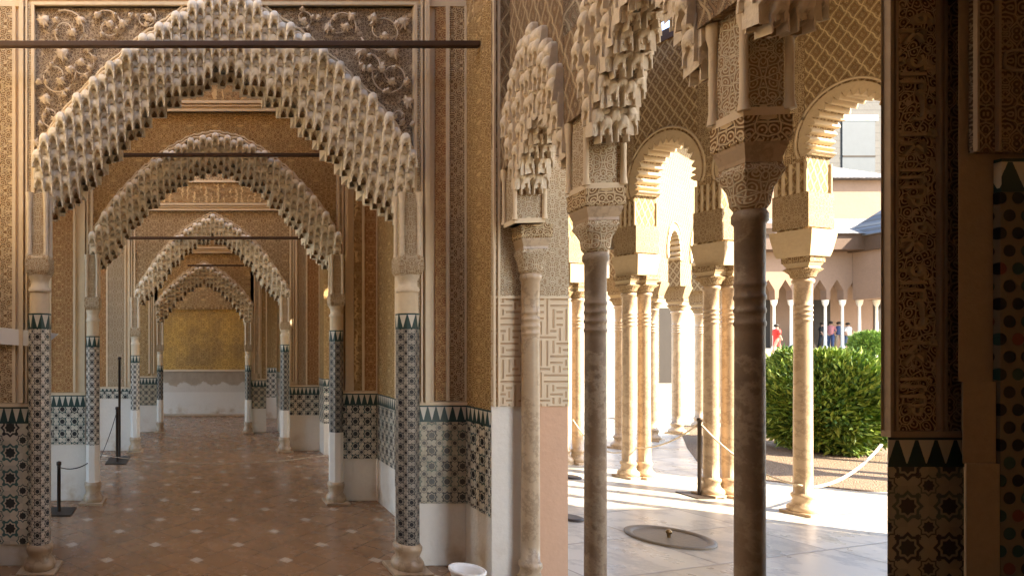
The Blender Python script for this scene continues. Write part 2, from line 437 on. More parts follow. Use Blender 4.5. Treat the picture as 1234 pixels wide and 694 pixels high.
# ------------------------------------------------------------------ hall arches
WR = 1.95
def leaf_relief(mb, x, y, z, s, ang):
    s *= .72
    pts = []
    lob = [(0, 0), (.25, .12), (.55, .05), (.42, .30), (.72, .48), (.36, .52), (.30, .80), (.0, 1.05)]
    for a, b in lob: pts.append((a, b))
    for a, b in reversed(lob[1:-1]): pts.append((-a, b))
    c, q = math.cos(ang), math.sin(ang)
    P = [(x + s * (c * a - q * b), z + s * (q * a + c * b)) for a, b in pts]
    cen = (x + s * (-q * .5), z + s * (c * .5))
    n = len(P); vs = [(a, y, b) for a, b in P] + [(a, y - .012, b) for a, b in [(cen[0] + (p[0] - cen[0]) * .8, cen[1] + (p[1] - cen[1]) * .8) for p in P]] + [(cen[0], y - .024, cen[1])]
    fs = [(i, (i + 1) % n, n + (i + 1) % n, n + i) for i in range(n)] + [(n + i, n + (i + 1) % n, 2 * n) for i in range(n)]
    mb.add(vs, fs)
def vine(mb, x, y, z, r, a0, turns, sgn):
    pts = []
    for k in range(26):
        t = k / 25; rr = r * (1 - .78 * t); a = a0 + sgn * turns * 2 * math.pi * t
        pts.append((x + rr * math.cos(a), y, z + rr * math.sin(a)))
    mb.tube(pts, .006, 6, .004)
    return pts

def hall_arch(d, thick, xc, outer, inner, half, ztop, frame_half, ftop, lpier, rpier, dadoL, dadoR, label, cellmat, w, pitch, hh, detail, spmat, zlow):
    a = thing('muqarnas_arch', (xc, d, 0), label, 'arch', 'muqarnas arches across the hall')
    m = MB(); muq_band(m, outer, inner, half, w, pitch, hh, -.06, .028, thick)
    m.build('muqarnas_band', cellmat, a)
    # wall around: spandrel then plain mass above
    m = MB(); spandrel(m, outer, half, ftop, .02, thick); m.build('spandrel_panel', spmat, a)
    MB().box(-frame_half - .9, frame_half + .9, .0, thick, ftop, ztop).build('upper_wall', 'plaster', a)
    # ribbon that follows the outer line of the muqarnas
    m = MB(); xs = np.linspace(-half, half, 90)
    step = .085
    pts = [(x, -.004, outer(x) + .035 + .022 * abs(math.sin(math.pi * x / step / 1.0))) for x in xs]
    m.tube(pts, .014, 6); pts2 = [(x, -.002, z + .035) for x, _, z in pts]; m.tube(pts2, .009, 6)
    m.build('ribbon_moulding', 'plaster', a)
    # rectangular frame mouldings
    for k, (o, t) in enumerate(((.0, .022), (.05, .012), (.078, .03))):
        m = MB(); x = half + o
        y = -.02 - .008 * (k == 2)
        m.box(-x - t, -x, y, .03, zlow, ftop + o); m.box(x, x + t, y, .03, zlow, ftop + o)
        m.box(-x - t, x + t, y - .001, .03, ftop + o, ftop + o + t)
        m.build('frame_moulding', 'plaster', a)
    xin = half + .11
    for sgn in (-1, 1):
        q = sorted((sgn * (half + .022), sgn * (half + .05)))
        MB().box(q[0], q[1], -.008, .03, zlow, ftop).build('frame_border', 'stucco_fine', a)
    # friezes over the frame
    z = ftop + .12
    for hgt, mt in ((.30, 'stucco_script'), (.42, 'stucco_arabesque'), (.24, 'stucco_script')):
        if z + hgt > ztop: break
        MB().box(-frame_half - .9, frame_half + .9, -.012, .0, z, z + hgt).build('frieze', mt, a)
        MB().box(-frame_half - .9, frame_half + .9, -.03, .0, z + hgt, z + hgt + .03).build('fillet', 'plaster', a)
        z += hgt + .03
    for sgn, (x0, x1), (z0, z1) in ((-1, lpier, dadoL), (1, rpier, dadoR)):
        x0 -= xc; x1 -= xc
        lo, hi = min(x0, x1), max(x0, x1)
        MB().box(lo, hi, .02, thick, z1, ftop).build('pier', 'plaster', a)
        MB().box(lo, hi, .005, thick, 0, z0).build('plinth', 'plinth_white', a, .006)
        ch = min(.12, (z1 - z0) * .3)
        MB().box(lo + .002, hi - .002, -.004, thick, z0, z1 - ch).build('tile_dado', detail.get('tileR', detail['tile']) if sgn > 0 else detail['tile'], a)
        MB().box(lo + .002, hi - .002, -.006, thick, z1 - ch, z1).build('dado_crown', crown_mat('crown_tiles', z1 - ch, ch, .06), a)
        MB().box(lo, hi, -.014, .02, z1, z1 + .025).build('fillet', 'plaster', a)
        # vertical carved bands
        innerx = (lo, hi - .115) if sgn < 0 else (lo + .115, hi)
        L = innerx[1] - innerx[0]
        if L > .12:
            cuts = [.0, .42, 1.0] if L < .5 else [0, .3, .62, 1.0]
            mts = detail['bands'] if sgn > 0 else detail['bands'][::-1]
            for k in range(len(cuts) - 1):
                b0 = innerx[0] + cuts[k] * L + .012; b1 = innerx[0] + cuts[k + 1] * L - .012
                MB().box(b0, b1, .004, .02, z1 + .03, ftop).build('carved_band', mts[k % len(mts)], a)
                MB().box(b1, b1 + .024, -.006, .02, z1 + .03, ftop).build('fillet', 'plaster', a)
    return a

def tab(pts, px0, sc_):   # [(dx px, row)] -> metres
    return [(dx / sc_, EYE + (HZ - r) / sc_) for dx, r in pts]
# first arch
d = 4.2; s = F / d; xc = PX(270, d)
o1 = curve(tab([(0, 2), (28, 8), (60, 30), (100, 57), (134, 86), (171, 121), (200, 155), (226, 190), (236, 215)], 0, s))
i1 = curve(tab([(0, 91), (20, 95), (50, 112), (80, 133), (110, 158), (135, 186), (160, 215), (182, 240), (205, 262), (236, 275)], 0, s))
hf = 228 / s
A1 = hall_arch(d, .5, xc, o1, i1, hf, 5.6, hf + .1, PZ(8, d), (-2.3, PX(36, d)), (PX(504, d), WR), (PZ(655, d), PZ(490, d)), (PZ(606, d), PZ(488, d)),
          'nearest muqarnas arch of the hall, with dark vine-carved spandrels and pale honeycomb edge', 'muqarnas_white', .058, .066, .135,
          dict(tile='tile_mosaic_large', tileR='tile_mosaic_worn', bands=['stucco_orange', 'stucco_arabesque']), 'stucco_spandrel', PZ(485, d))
# vine and leaf relief in the spandrels of the first arch
for sgn in (-1, 1):
    m = MB(); m2 = MB()
    for (dx, row, r, tn) in ((190, 38, 26, 1.3), (140, 32, 20, 1.1), (202, 92, 24, 1.2), (172, 78, 18, 1.0), (208, 140, 16, 1.0), (95, 22, 14, 1.0)):
        x = sgn * dx / s; z = PZ(row, d)
        if z < o1(x) + .06: continue
        p = vine(m, x, -.002, z, r / s, random.random() * 6, tn, sgn)
        leaf_relief(m2, p[-1][0], -.006, p[-1][2] - .04, .085, random.uniform(-.6, .6))
        for q in (4, 10, 16):
            if p[q][2] > o1(p[q][0]) + .07: leaf_relief(m2, p[q][0], -.004, p[q][2], .05, random.uniform(0, 6.28))
    for (dx, row, sz) in ((212, 50, .07), (150, 15, .08), (188, 80, .08), (222, 95, .07), (224, 140, .06), (196, 105, .06), (165, 75, .06), (110, 14, .06), (204, 20, .06), (222, 22, .12), (120, 26, .09), (216, 118, .11), (200, 62, .13), (222, 165, .08), (158, 52, .12), (178, 20, .1)):
        leaf_relief(m2, sgn * dx / s, -.006, PZ(row, d) - .05, sz, random.uniform(-2.2, 2.2))
    m.build('vine_relief', 'relief_plaster', A1); m2.build('leaf_relief', 'relief_plaster', A1)


d = 5.95; s = F / d; xc = PX(259, d)
o2 = curve(tab([(0, 168), (30, 174), (60, 190), (90, 214), (115, 240), (132, 262), (150, 292)], 0, s))
i2 = curve(tab([(0, 206), (30, 214), (60, 236), (90, 264), (110, 290), (122, 312), (150, 330)], 0, s))
hall_arch(d, .5, xc, o2, i2, 147 / s, 5.6, 150 / s, PZ(135, d), (-1.9, PX(103, d)), (PX(412, d), 1.85), (PZ(535, d), PZ(476, d)), (PZ(552, d), PZ(474, d)),
          'second muqarnas arch of the hall, rounder and ochre coloured, framed by the nearest arch', 'muqarnas_white', .062, .068, .13,
          dict(tile='tile_mosaic', bands=['stucco_script', 'stucco_orange']), 'stucco_ochre', PZ(470, d))
d = 8.75; s = F / d; xc = PX(256, d)
o3 = curve(tab([(0, 262), (25, 275), (45, 290), (65, 312), (82, 338), (92, 352)], 0, s))
i3 = curve(tab([(0, 291), (22, 300), (45, 322), (62, 345), (74, 362), (92, 372)], 0, s))
hall_arch(d, .45, xc, o3, i3, 93 / s, 5.6, 98 / s, PZ(262, d) + .1, (-1.55, PX(160, d)), (PX(349, d), 1.85), (PZ(480, d), PZ(468, d)), (PZ(500, d), PZ(466, d)),
          'third muqarnas arch of the hall, smaller with a bright white lower edge', 'muqarnas_white', .066, .068, .13,
          dict(tile='tile_mosaic', bands=['stucco_fine', 'stucco_orange']), 'stucco_arabesque', PZ(460, d))
d = 10.6; s = F / d; xc = PX(246, d)
o4 = curve(tab([(0, 320), (25, 334), (45, 352), (60, 372)], 0, s))
i4 = curve(tab([(0, 343), (22, 356), (40, 376), (52, 396), (60, 400)], 0, s))
hall_arch(d, .4, xc, o4, i4, 60 / s, 5.6, 66 / s, PZ(305, d), (-1.5, PX(190, d)), (PX(302, d), PX(321, d)), (PZ(488, d), PZ(455, d)), (PZ(492, d), PZ(458, d)),
          'fourth and farthest muqarnas arch, just before the golden end wall', 'muqarnas_plaster', .07, .07, .12,
          dict(tile='tile_mosaic_worn', bands=['stucco_fine', 'stucco_far']), 'stucco_far', PZ(450, d))

# engaged columns under the arches
def octo(r, n=8): return r
def engaged(px, d, rows, label, tilemat, r=.078, zt=None, low=None):
    capb, tile_t, base_t = rows      # world heights
    c = thing('engaged_column', (PX(px, d), d, 0), label, 'column', 'columns carrying the hall arches')
    MB().box(-r * 1.7, r * 1.7, -r * 1.7, r * 1.7, 0, .025).build('foot_slab', 'marble_column', c, .004)
    MB().lathe([(r * 1.35, .025), (r * 1.45, .05), (r * 1.35, .075), (r * 1.0, .11), (r * 1.22, base_t - .045), (r * 1.25, base_t - .02), (r * 1.05, base_t)], 20).build('base', 'marble_column', c)
    ch = .11
    tb = base_t if low is None else low
    if low is not None:
        MB().lathe([(r * 1.05, base_t), (r * 1.05, tb)], 8, rot=R(22.5), smooth=False).build('plain_drum', 'plinth_white', c)
    MB().lathe([(r, tb), (r, tile_t - ch)], 8, rot=R(22.5), smooth=False).build('tiled_shaft', tilemat, c)
    MB().lathe([(r * 1.02, tile_t - ch), (r * 1.02, tile_t)], 8, rot=R(22.5), smooth=False).build('tile_crown', crown_mat('shaft_crown_tiles', tile_t - ch, ch, .058, cyl=.075, a=(.02, .05, .045)), c)
    h = (zt - tile_t)
    MB().lathe([(r * .9, tile_t), (r * .9, tile_t + h * .18)], 16).build('neck', 'plaster', c)
    k = MB().lathe([(r * .98, tile_t + h * .18), (r * 1.04, tile_t + h * .2), (r * .8, tile_t + h * .23), (r * .82, tile_t + h * .27), (r * 1.05, tile_t + h * .32)], 16)
    k.build('capital', 'muqarnas_plaster', c)
    MB().sq([(r * .9, tile_t + h * .32), (r * 1.05, tile_t + h * .36), (r * 1.05, tile_t + h * .46), (r * .95, tile_t + h * .48)]).build('impost', 'stucco_fine', c)
    q = MB()
    for sx in (-1, 1):
        for sy in (-1, 1): q.lathe([(r * .26, tile_t + h * .48), (r * .22, tile_t + h * .52), (r * .22, tile_t + h * .9), (r * .34, tile_t + h)], 8, sx * r * .75, sy * r * .75)
    q.build('colonnette', 'muqarnas_plaster', c)
    MB().sq([(r * .72, tile_t + h * .48), (r * .72, tile_t + h)]).build('carved_post', 'stucco_fine', c)
    return c
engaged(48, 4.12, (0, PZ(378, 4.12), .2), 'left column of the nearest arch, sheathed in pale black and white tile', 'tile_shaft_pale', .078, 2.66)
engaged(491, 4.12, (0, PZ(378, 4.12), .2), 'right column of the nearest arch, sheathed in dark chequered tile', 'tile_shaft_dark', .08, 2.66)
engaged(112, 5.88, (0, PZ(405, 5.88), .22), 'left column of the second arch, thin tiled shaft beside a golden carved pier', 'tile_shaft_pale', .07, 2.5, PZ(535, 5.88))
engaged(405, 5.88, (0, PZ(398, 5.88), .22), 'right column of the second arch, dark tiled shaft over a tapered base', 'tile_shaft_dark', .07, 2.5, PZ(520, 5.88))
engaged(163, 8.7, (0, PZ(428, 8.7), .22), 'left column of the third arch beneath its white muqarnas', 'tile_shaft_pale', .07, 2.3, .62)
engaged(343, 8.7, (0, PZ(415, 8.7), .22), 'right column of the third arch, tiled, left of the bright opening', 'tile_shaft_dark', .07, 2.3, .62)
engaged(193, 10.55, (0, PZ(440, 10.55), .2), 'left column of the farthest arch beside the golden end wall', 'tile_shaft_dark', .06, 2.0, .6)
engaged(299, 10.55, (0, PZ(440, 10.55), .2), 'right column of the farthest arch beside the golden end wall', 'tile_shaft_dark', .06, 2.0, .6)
# white stepped block beside column bases
# tie beams
def beam(x0, x1, d, row, r, label):
    z = PZ(row, d)
    o = MB().box(x0, x1, -r, r, -r, r).build('tie_beam', 'wood_dark', None, r * .35)
    o.location = (0, d, z); return tag(o, label, 'beam', 'dark wooden beams across the hall')
beam(-2.2, WR - .005, 4.0, 54, .02, 'nearest and longest dark wooden beam, crossing in front of the vine-carved spandrels')
beam(PX(122, 5.8), PX(418, 5.8), 5.8, 187, .017, 'dark wooden beam across the second, ochre arch')
beam(PX(150, 8.6), PX(374, 8.6), 8.6, 287, .02, 'dark wooden beam across the third arch above its white honeycomb')
beam(PX(226, 10.35), PX(297, 10.35), 10.35, 320, .015, 'shortest and farthest dark wooden beam at the fourth arch')

# ------------------------------------------------------------------ hall side walls
def wall(name_label, x0, x1, y0, y1, holes=(), top=5.6, windows=(), cat='wall', mat='stucco_ochre', dado=(.45, 1.1)):
    wl = thing('hall_wall', ((x0 + x1) / 2, (y0 + y1) / 2, 0), name_label, cat, 'side walls of the hall')
    X0, X1 = x0 - (x0 + x1) / 2, x1 - (x0 + x1) / 2; cy = (y0 + y1) / 2
    segs = []; y = y0
    for a, b, h in holes: segs.append((y, a)); y = b
    segs.append((y, y1))
    for a, b in segs:
        if b - a < .01: continue
        MB().box(X0, X1, a - cy, b - cy, 0, dado[0]).build('plinth', 'plinth_white', wl)
        MB().box(X0 - .004, X1 + .004, a - cy, b - cy, dado[0], dado[1] - .11).build('tile_dado', 'tile_mosaic', wl)
        MB().box(X0 - .006, X1 + .006, a - cy, b - cy, dado[1] - .11, dado[1]).build('dado_crown', crown_mat('crown_tiles', dado[1] - .11, .11, .06), wl)
        MB().box(X0, X1, a - cy, b - cy, dado[1], 3.9).build('carved_face', mat, wl)
    for a, b, h in holes: MB().box(X0, X1, a - cy, b - cy, h, 3.9).build('lintel', mat, wl)
    # clerestory strip with windows
    y = y0
    for a, b in windows:
        if a - y > .01: MB().box(X0, X1, y - cy, a - cy, 4.5, 5.2).build('upper_wall', 'plaster', wl)
        y = b
    MB().box(X0, X1, y - cy, y1 - cy, 4.5, 5.2).build('upper_wall', 'plaster', wl)
    MB().box(X0, X1, y0 - cy, y1 - cy, 3.9, 4.5).build('upper_wall', 'stucco_script', wl)
    MB().box(X0, X1, y0 - cy, y1 - cy, 5.2, top).build('upper_wall', 'plaster', wl)
    return wl
wall('plain pale left wall beside the viewer', -2.2, -1.75, -3.5, 4.4, mat='plaster')
wall('carved left side wall of the hall, running behind the piers', -2.2, -1.75, 4.4, 13.2, mat='plaster', holes=((4.8, 5.75, 3.0), (6.7, 8.4, 3.2), (9.3, 10.4, 3.0), (11.2, 12.9, 2.8)))  # unseen openings added to let skylight into the hall
wall('short right wall between the nearest arch pier and the portico jamb', WR, WR + .48, 3.85, 4.699, dado=(PZ(606, 4.2), PZ(488, 4.2)))
wall('right wall between the first and second arches, dado turning the corner', 1.85, 2.3, 4.7, 5.95, dado=(PZ(552, 5.95), PZ(474, 5.95)))
wall('right wall with the sunlit opening between second and third arches', 1.85, 2.3, 6.45, 8.75, holes=((7.0, 8.45, 2.9),), windows=())
wall('farthest right wall of the hall with a narrow bright opening', 1.5, 1.95, 9.2, 13.2, holes=((10.9, 12.6, 2.8),), windows=())
wall('right wall beside the camera end of the hall', 2.3, 2.6, -3.5, 1.49)
wall('back wall closing the hall behind the viewer', -2.2, 2.6, -3.8, -3.5)
bt = thing('sun_blocker', (3.5, 10.4, 0), 'unseen pale buttress outside the far end of the hall', 'blocker')  # unseen block added to keep direct sun off the end wall
MB().box(-.3, .3, -2.0, 2.4, 0, 5.3).build('wall', 'wall_pale', bt)
MB().box(-.35, .35, -2.05, 2.45, 5.3, 5.4).build('coping', 'plaster', bt)
# golden end wall
ew = thing('end_wall', (PX(245, 13.2), 13.2, 0), 'golden end wall closing the far end of the hall, white below a painted border', 'wall')
MB().box(-2, 1.8, 0, .3, .0, .52).build('plinth', 'plinth_white', ew)
MB().box(-2, 1.8, -.004, .3, .52, .99).build('painted_border', 'far_paint', ew)
MB().box(-2, 1.8, -.02, .3, .99, 1.03).build('fillet', 'plaster', ew)
MB().box(-2, 1.8, 0, .3, 1.03, 2.4).build('carved_face', 'end_wall_gold', ew)
MB().box(-2, 1.8, -.03, .3, 2.4, 2.44).build('fillet', 'stucco_script', ew)
MB().box(-2, 1.8, 0, .3, 2.44, 5.6).build('upper_face', 'stucco_far', ew)
MB().box(-2, 1.8, -.3, -.001, 0, .03).build('floor_step', 'marble_column', ew)

# ------------------------------------------------------------------ portico between hall and court
U = Vector((-.108, -.994, 0)).normalized(); PO = Vector((2.10, 3.80, 0))
PANG = math.atan2(U.y, U.x)        # local +x runs towards the camera, local +y points into the court
# local frame: x = along U, y = outward
PM_rz = PANG
def plab(root): pass
por = thing('portico_arcade', PO[:], 'carved arcade of stepped muqarnas arches between hall and court, in front of the viewer', 'arcade', rz=PANG)
# rotating +x onto U sends +y to the left of U; U points -y so left is +x: outward. good
TH = .105
spans = [(.0, .885, .14, .10), (.885, 1.81, .10, .10), (1.81, 2.34, .10, .0)]
SPR = 2.70
def port_curve(s0, s1, apex):
    c = (s0 + s1) / 2; h = (s1 - s0) / 2
    def f(x):
        t = abs(x - c) / h
        t = min(1, t)
        return SPR - .22 + (apex - SPR + .22) * (1 - t ** 1.6) ** .8
    return f
mq = MB(); wallm = MB()
for (a, b, la, lb), apex in zip(spans, (2.9, 3.12, 3.0)):
    a2, b2 = a + la, b - lb
    f = port_curve(a2, b2, apex); n = max(4, int(round((b2 - a2) / .052))); wd = (b2 - a2) / n
    c = (a2 + b2) / 2
    for i in range(n):
        x = a2 + (i + .5) * wd; lo = f(x); sg = 1 if x < c else -1
        wallm.box(x - wd / 2, x + wd / 2, -TH, TH, lo + .46, 4.0)
        for k in range(7):
            z = lo + k * .068 - (.034 if i % 2 else 0)
            out_ = .06 * min(1, k / 5)
            for sy in (-1, 1):
                put_cell(mq, x, sy * (TH - .035 + out_ + (.012 if k % 2 else 0)), z, wd * 1.15, .14, .036, 0 if sy < 0 else math.pi)
        mq.box(x - wd / 2, x + wd / 2, -TH + .05, TH - .05, lo + .10, lo + .5)
        step = max(.07, f(x + sg * wd) - lo)
        kk = int(math.ceil(step / .068)) + 1
        for k in range(kk):
            for q, yy in enumerate(np.linspace(-TH + .03, TH - .03, 5)):
                put_cell(mq, x + sg * (wd * .40 - .01 * (k % 2)), yy, lo + k * .068 - (.034 if q % 2 else 0), .052, .14, .036, sg * math.pi / 2)
mq.build('muqarnas_band', 'muqarnas_plaster', por)
wallm.box(-.25, .0, -TH, TH, 2.6, 4.0)
for s0, s1 in ((-.05, .14), (.785, .985), (1.71, 1.91)): wallm.box(s0, s1, -TH + .003, TH - .003, 2.74, 3.2)
wallm.build('arcade_wall', 'stucco_lattice', por)
MB().box(-.25, 2.4, -TH - .01, TH, 4.0, 5.6).build('upper_wall', 'stucco_arabesque', por)
for s0, hw in ((.09, .07), (.885, .068), (1.81, .055)):
    k_ = hw / .075
    MB().box(s0 - hw, s0 + hw, -TH * .8 * k_, TH * .8 * k_, 2.36, 2.74).build('carved_pilaster', 'stucco_fine', por)
    MB().box(s0 - hw - .013, s0 + hw + .013, -TH * .92 * k_, TH * .92 * k_, 2.36, 2.39).build('pilaster_foot', 'plaster', por)
    for sx in (-1, 1):
        for sy in (-1, 1): MB().lathe([(.018, 2.38), (.012, 2.42), (.012, 2.66), (.02, 2.70), (.02, 2.74)], 10, s0 + sx * (hw + .012), sy * TH * .9 * k_).build('colonnette', 'plaster', por)
# the jamb where the portico meets the wall
jb = thing('portico_jamb', (PX(638, 3.85), 3.85, 0), 'pale jamb wall with carved key pattern panel, white and pink-lit below, behind the half-lit column', 'wall')
jx0, jx1 = WR - jb.location.x + .001, PX(683, 3.85) - jb.location.x
MB().box(jx0, 0, -.01, -.0001, 0, PZ(489, 3.85)).build('plinth', 'plinth_white', jb)
MB().box(0, jx1, -.012, .8, 0, PZ(478, 3.85)).build('pink_lit_plinth', 'plinth_pink_lit', jb)  # this half carries the warm light as colour
MB().box(jx0, jx1, -.02, .0, PZ(489, 3.85), PZ(360, 3.85)).build('key_panel', 'stucco_key', jb)
MB().box(jx0, jx1, -.02, .0, PZ(357, 3.85), PZ(180, 3.85)).build('carved_band', 'stucco_fine', jb)
MB().box(jx0, jx1, -.03, .0, PZ(360, 3.85), PZ(357, 3.85)).build('fillet', 'plaster', jb)
MB().box(jx0 + .1, jx1, .0, .8, PZ(478, 3.85), 5.0).build('jamb_core', 'plaster', jb)
for x in (jx0, jx0 + .03): MB().box(x, x + .014, -.035, -.02, PZ(489, 3.85), 3.9).build('corner_bead', 'plaster', jb)
MB().box(jx0, 0.02, -.02, .0, PZ(180, 3.85), 3.9).build('upper_face', 'stucco_lattice', jb)

# free standing columns
def col_parts(c, r, zc, h_imp, rings=True, mat='marble_column', ncap=1, cx=0, cy=0, ab=1.0):
    MB().sq([(r * 1.75, 0), (r * 1.75, .03)], cx, cy).build('foot_slab', mat, c, .004)
    MB().lathe([(r * 1.6, .03), (r * 1.68, .05), (r * 1.6, .075), (r * 1.2, .10), (r * 1.05, .14), (r * 1.25, .165), (r * 1.25, .185), (r * 1.04, .2)], 28, cx, cy).build('base', mat, c)
    prof = [(r * 1.02, .2)]
    zt = zc
    for k in range(12): prof.append((r * (1.0 - .06 * k / 11), .2 + (zt - .42 - .2) * k / 11))
    if rings:
        z = zt - .40
        for k in range(4): prof += [(r * .945, z), (r * 1.0, z + .005), (r * 1.02, z + .011), (r * 1.0, z + .017), (r * .945, z + .022)]; z += .045
        prof += [(r * .95, zt - .2), (r * .97, zt - .05), (r * 1.15, zt - .04), (r * 1.15, zt - .015), (r * .98, zt)]
    else: prof += [(r * .94, zt - .2), (r * 1.1, zt - .03), (r, zt)]
    MB().lathe(prof, 28, cx, cy).build('shaft', mat, c)
def capital(c, r, zc, top, cx=0, cy=0, ab=.1, mats=('stucco_fine', 'marble_column', 'stucco_arabesque')):
    m = MB(); h = top - zc; rings = []
    n = 24
    for t, rr, sqf in ((0, r * 1.0, 0), (.06, r * 1.25, 0), (.22, r * 1.35, .1), (.42, r * 1.6, .8), (.50, ab * .82, 1.0)):
        ring = []
        for i in range(n):
            a = 2 * math.pi * i / n + math.pi / 4 * 0
            k = 1 / max(abs(math.cos(a)), abs(math.sin(a))); k = 1 + (k - 1) * sqf
            ring.append((cx + rr * k * math.cos(a), cy + rr * k * math.sin(a)))
        rings.append((zc + h * t, ring))
    m.hull(rings); m.build('capital', mats[0], c)
    m = MB().sq([(ab * .86, zc + h * .50), (ab * .84, zc + h * .55), (ab * .98, zc + h * .68), (ab * 1.0, zc + h * .72)], cx, cy); m.build('abacus', mats[1], c)
    MB().sq([(ab * 1.0, zc + h * .72), (ab * 1.08, zc + h * .74), (ab * 1.08, zc + h * .97), (ab * 1.12, top)], cx, cy).build('impost_block', mats[2], c)
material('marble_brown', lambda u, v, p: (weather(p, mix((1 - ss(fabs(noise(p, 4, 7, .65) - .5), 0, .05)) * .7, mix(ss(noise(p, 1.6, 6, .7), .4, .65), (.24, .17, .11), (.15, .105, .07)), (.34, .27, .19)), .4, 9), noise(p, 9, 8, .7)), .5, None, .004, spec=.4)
def portico_column(s0, off, label, mat='marble_column', r=.055, ab=.088):
    p = PO + U * s0 + Vector((.994, -.108, 0)) * off
    c = thing('marble_column', (p.x, p.y, 0), label, 'column', 'portico columns between hall and court', PANG)
    col_parts(c, r, 2.06, .3, mat=mat); capital(c, r, 2.06, 2.36, ab=ab)
    return c
portico_column(.02, .07, 'slender column standing against the pale jamb at the left of the portico')
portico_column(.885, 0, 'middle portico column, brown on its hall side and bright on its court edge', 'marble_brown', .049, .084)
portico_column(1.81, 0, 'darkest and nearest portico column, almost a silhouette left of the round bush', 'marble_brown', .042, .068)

# ------------------------------------------------------------------ near dark pier on the right
def text_mesh(body, size, thick, name, mat, parent):
    cu = bpy.data.curves.new(name, 'FONT'); cu.body = body; cu.size = size; cu.extrude = thick; cu.bevel_depth = .0015
    o = bpy.data.objects.new(name, cu); C.objects.link(o)
    dg = bpy.context.evaluated_depsgraph_get(); me = bpy.data.meshes.new_from_object(o.evaluated_get(dg))
    bpy.data.objects.remove(o); me.name = name
    me.materials.clear(); me.materials.append(MT[mat])
    q = bpy.data.objects.new(name, me); C.objects.link(q); q.parent = parent
    return q
material('plaster_shaded', lambda u, v, p: (weather(p, (.36, .27, .18), .4, 4), noise(p, 40, 4)), .85, None, .003)  # plaster darkened to put the near piers' shade into the colour
carved('stucco_shaded', (.36, .26, .16), (.12, .07, .035), lambda u, v: leafy(u, v, 30, .1))  # carved stucco with the pier shade in its colours
D = 1.56
pr = thing('inscribed_pier', (PX(1068, D), D, 0), 'dark near pier at the right edge with a tall vertical Arabic inscription above tiles', 'pier')
wA = PX(1161, D) - PX(1068, D)
def wedge(x0, x1, y, sl, z0, z1): return MB().hull([(z, [(x0, y), (x1, y), (x1, y + (x1 - x0) / sl + .002), (x0 + .002, y + .002)]) for z in (z0, z1)])
SA = 1.2
wedge(0, wA, .012, SA, PZ(519, D), 4.2).build('pier_core', 'plaster_shaded', pr)
wedge(.0, wA, .0, SA, 0, .35).build('plinth', 'plaster_shaded', pr)
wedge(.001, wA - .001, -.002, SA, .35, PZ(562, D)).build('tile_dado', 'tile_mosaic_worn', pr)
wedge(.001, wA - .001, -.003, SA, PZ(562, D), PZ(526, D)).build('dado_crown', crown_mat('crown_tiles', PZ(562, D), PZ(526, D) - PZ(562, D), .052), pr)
MB().box(0, wA, -.01, .012, PZ(526, D), PZ(519, D)).build('fillet', 'plaster_shaded', pr)
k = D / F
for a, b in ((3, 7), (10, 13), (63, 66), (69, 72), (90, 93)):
    MB().box(a * k, b * k, -.004, .012, PZ(519, D), 4.2).build('fillet', 'plaster_shaded', pr)
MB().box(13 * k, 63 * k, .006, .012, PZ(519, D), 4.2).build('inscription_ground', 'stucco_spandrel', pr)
MB().box(72 * k, 90 * k, .0, .012, PZ(519, D), 4.2).build('carved_band', 'stucco_shaded', pr)
# "there is no victor but God" in joined letter forms, left to right storage of a right to left line
motto = '\uFEEA\uFEE0\uFEDF\u0627 \uFEFB\u0625 \uFE90\uFEDF\u0627\uFECF \uFEFB\u0648'
for j in range(5):
    t = text_mesh(motto, .15, .006, 'inscription', 'sandstone', pr)
    xs = [v.co.x for v in t.data.vertices]; ys = [v.co.y for v in t.data.vertices]
    W = max(xs) - min(xs) if xs else 1; H_ = max(ys) - min(ys) if ys else 1
    L = .52; Wd = 46 * k
    x_0 = min(xs); y_0 = min(ys)
    for v in t.data.vertices:
        a, b, c_ = v.co; a = (a - x_0) / W * L; b = (b - y_0) / H_ * Wd
        v.co = (15 * k + Wd - b, -c_ + .004, PZ(519, D) + .04 + j * .56 + a)
# second, nearer pier
D2 = 1.5
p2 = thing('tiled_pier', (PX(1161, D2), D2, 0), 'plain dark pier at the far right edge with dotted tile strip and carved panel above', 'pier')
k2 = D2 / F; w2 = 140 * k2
wedge(.0, w2, .01, 1.32, PZ(460, D2), 4.2).build('pier_core', 'plaster_shaded', p2)
wedge(.0, 40 * k2, -.006, 1.32, 0, PZ(558, D2)).build('plinth', 'plaster_shaded', p2)
wedge(.0, 40 * k2, .001, 1.32, PZ(558, D2), PZ(460, D2)).build('plain_face', 'plaster_shaded', p2)
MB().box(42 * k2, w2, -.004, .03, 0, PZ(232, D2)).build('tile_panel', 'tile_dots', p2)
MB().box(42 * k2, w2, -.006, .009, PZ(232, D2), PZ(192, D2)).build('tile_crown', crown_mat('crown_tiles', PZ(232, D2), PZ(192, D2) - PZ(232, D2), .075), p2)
MB().box(12 * k2, w2, -.006, .009, PZ(184, D2), 4.2).build('carved_panel', 'stucco_shaded', p2)
for a in (8, 34): MB().box(a * k2, (a + 3) * k2, -.014, -.006, PZ(184, D2), 4.2).build('fillet', 'plaster_shaded', p2)
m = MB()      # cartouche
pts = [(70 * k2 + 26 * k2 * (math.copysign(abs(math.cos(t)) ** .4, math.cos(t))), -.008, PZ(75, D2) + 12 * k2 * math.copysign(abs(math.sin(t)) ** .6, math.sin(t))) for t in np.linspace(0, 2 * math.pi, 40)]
m.tube(pts, .004, 6); m.build('cartouche', 'plaster_shaded', p2)
MB().box(w2, w2 + .35, -.1, .25, 0, 4.2).build('side_mass', 'plaster_shaded', p2)
MB().box(-.3, w2 + .5, -.1, .3, 4.2, 5.6).build('upper_wall', 'plaster_shaded', p2)

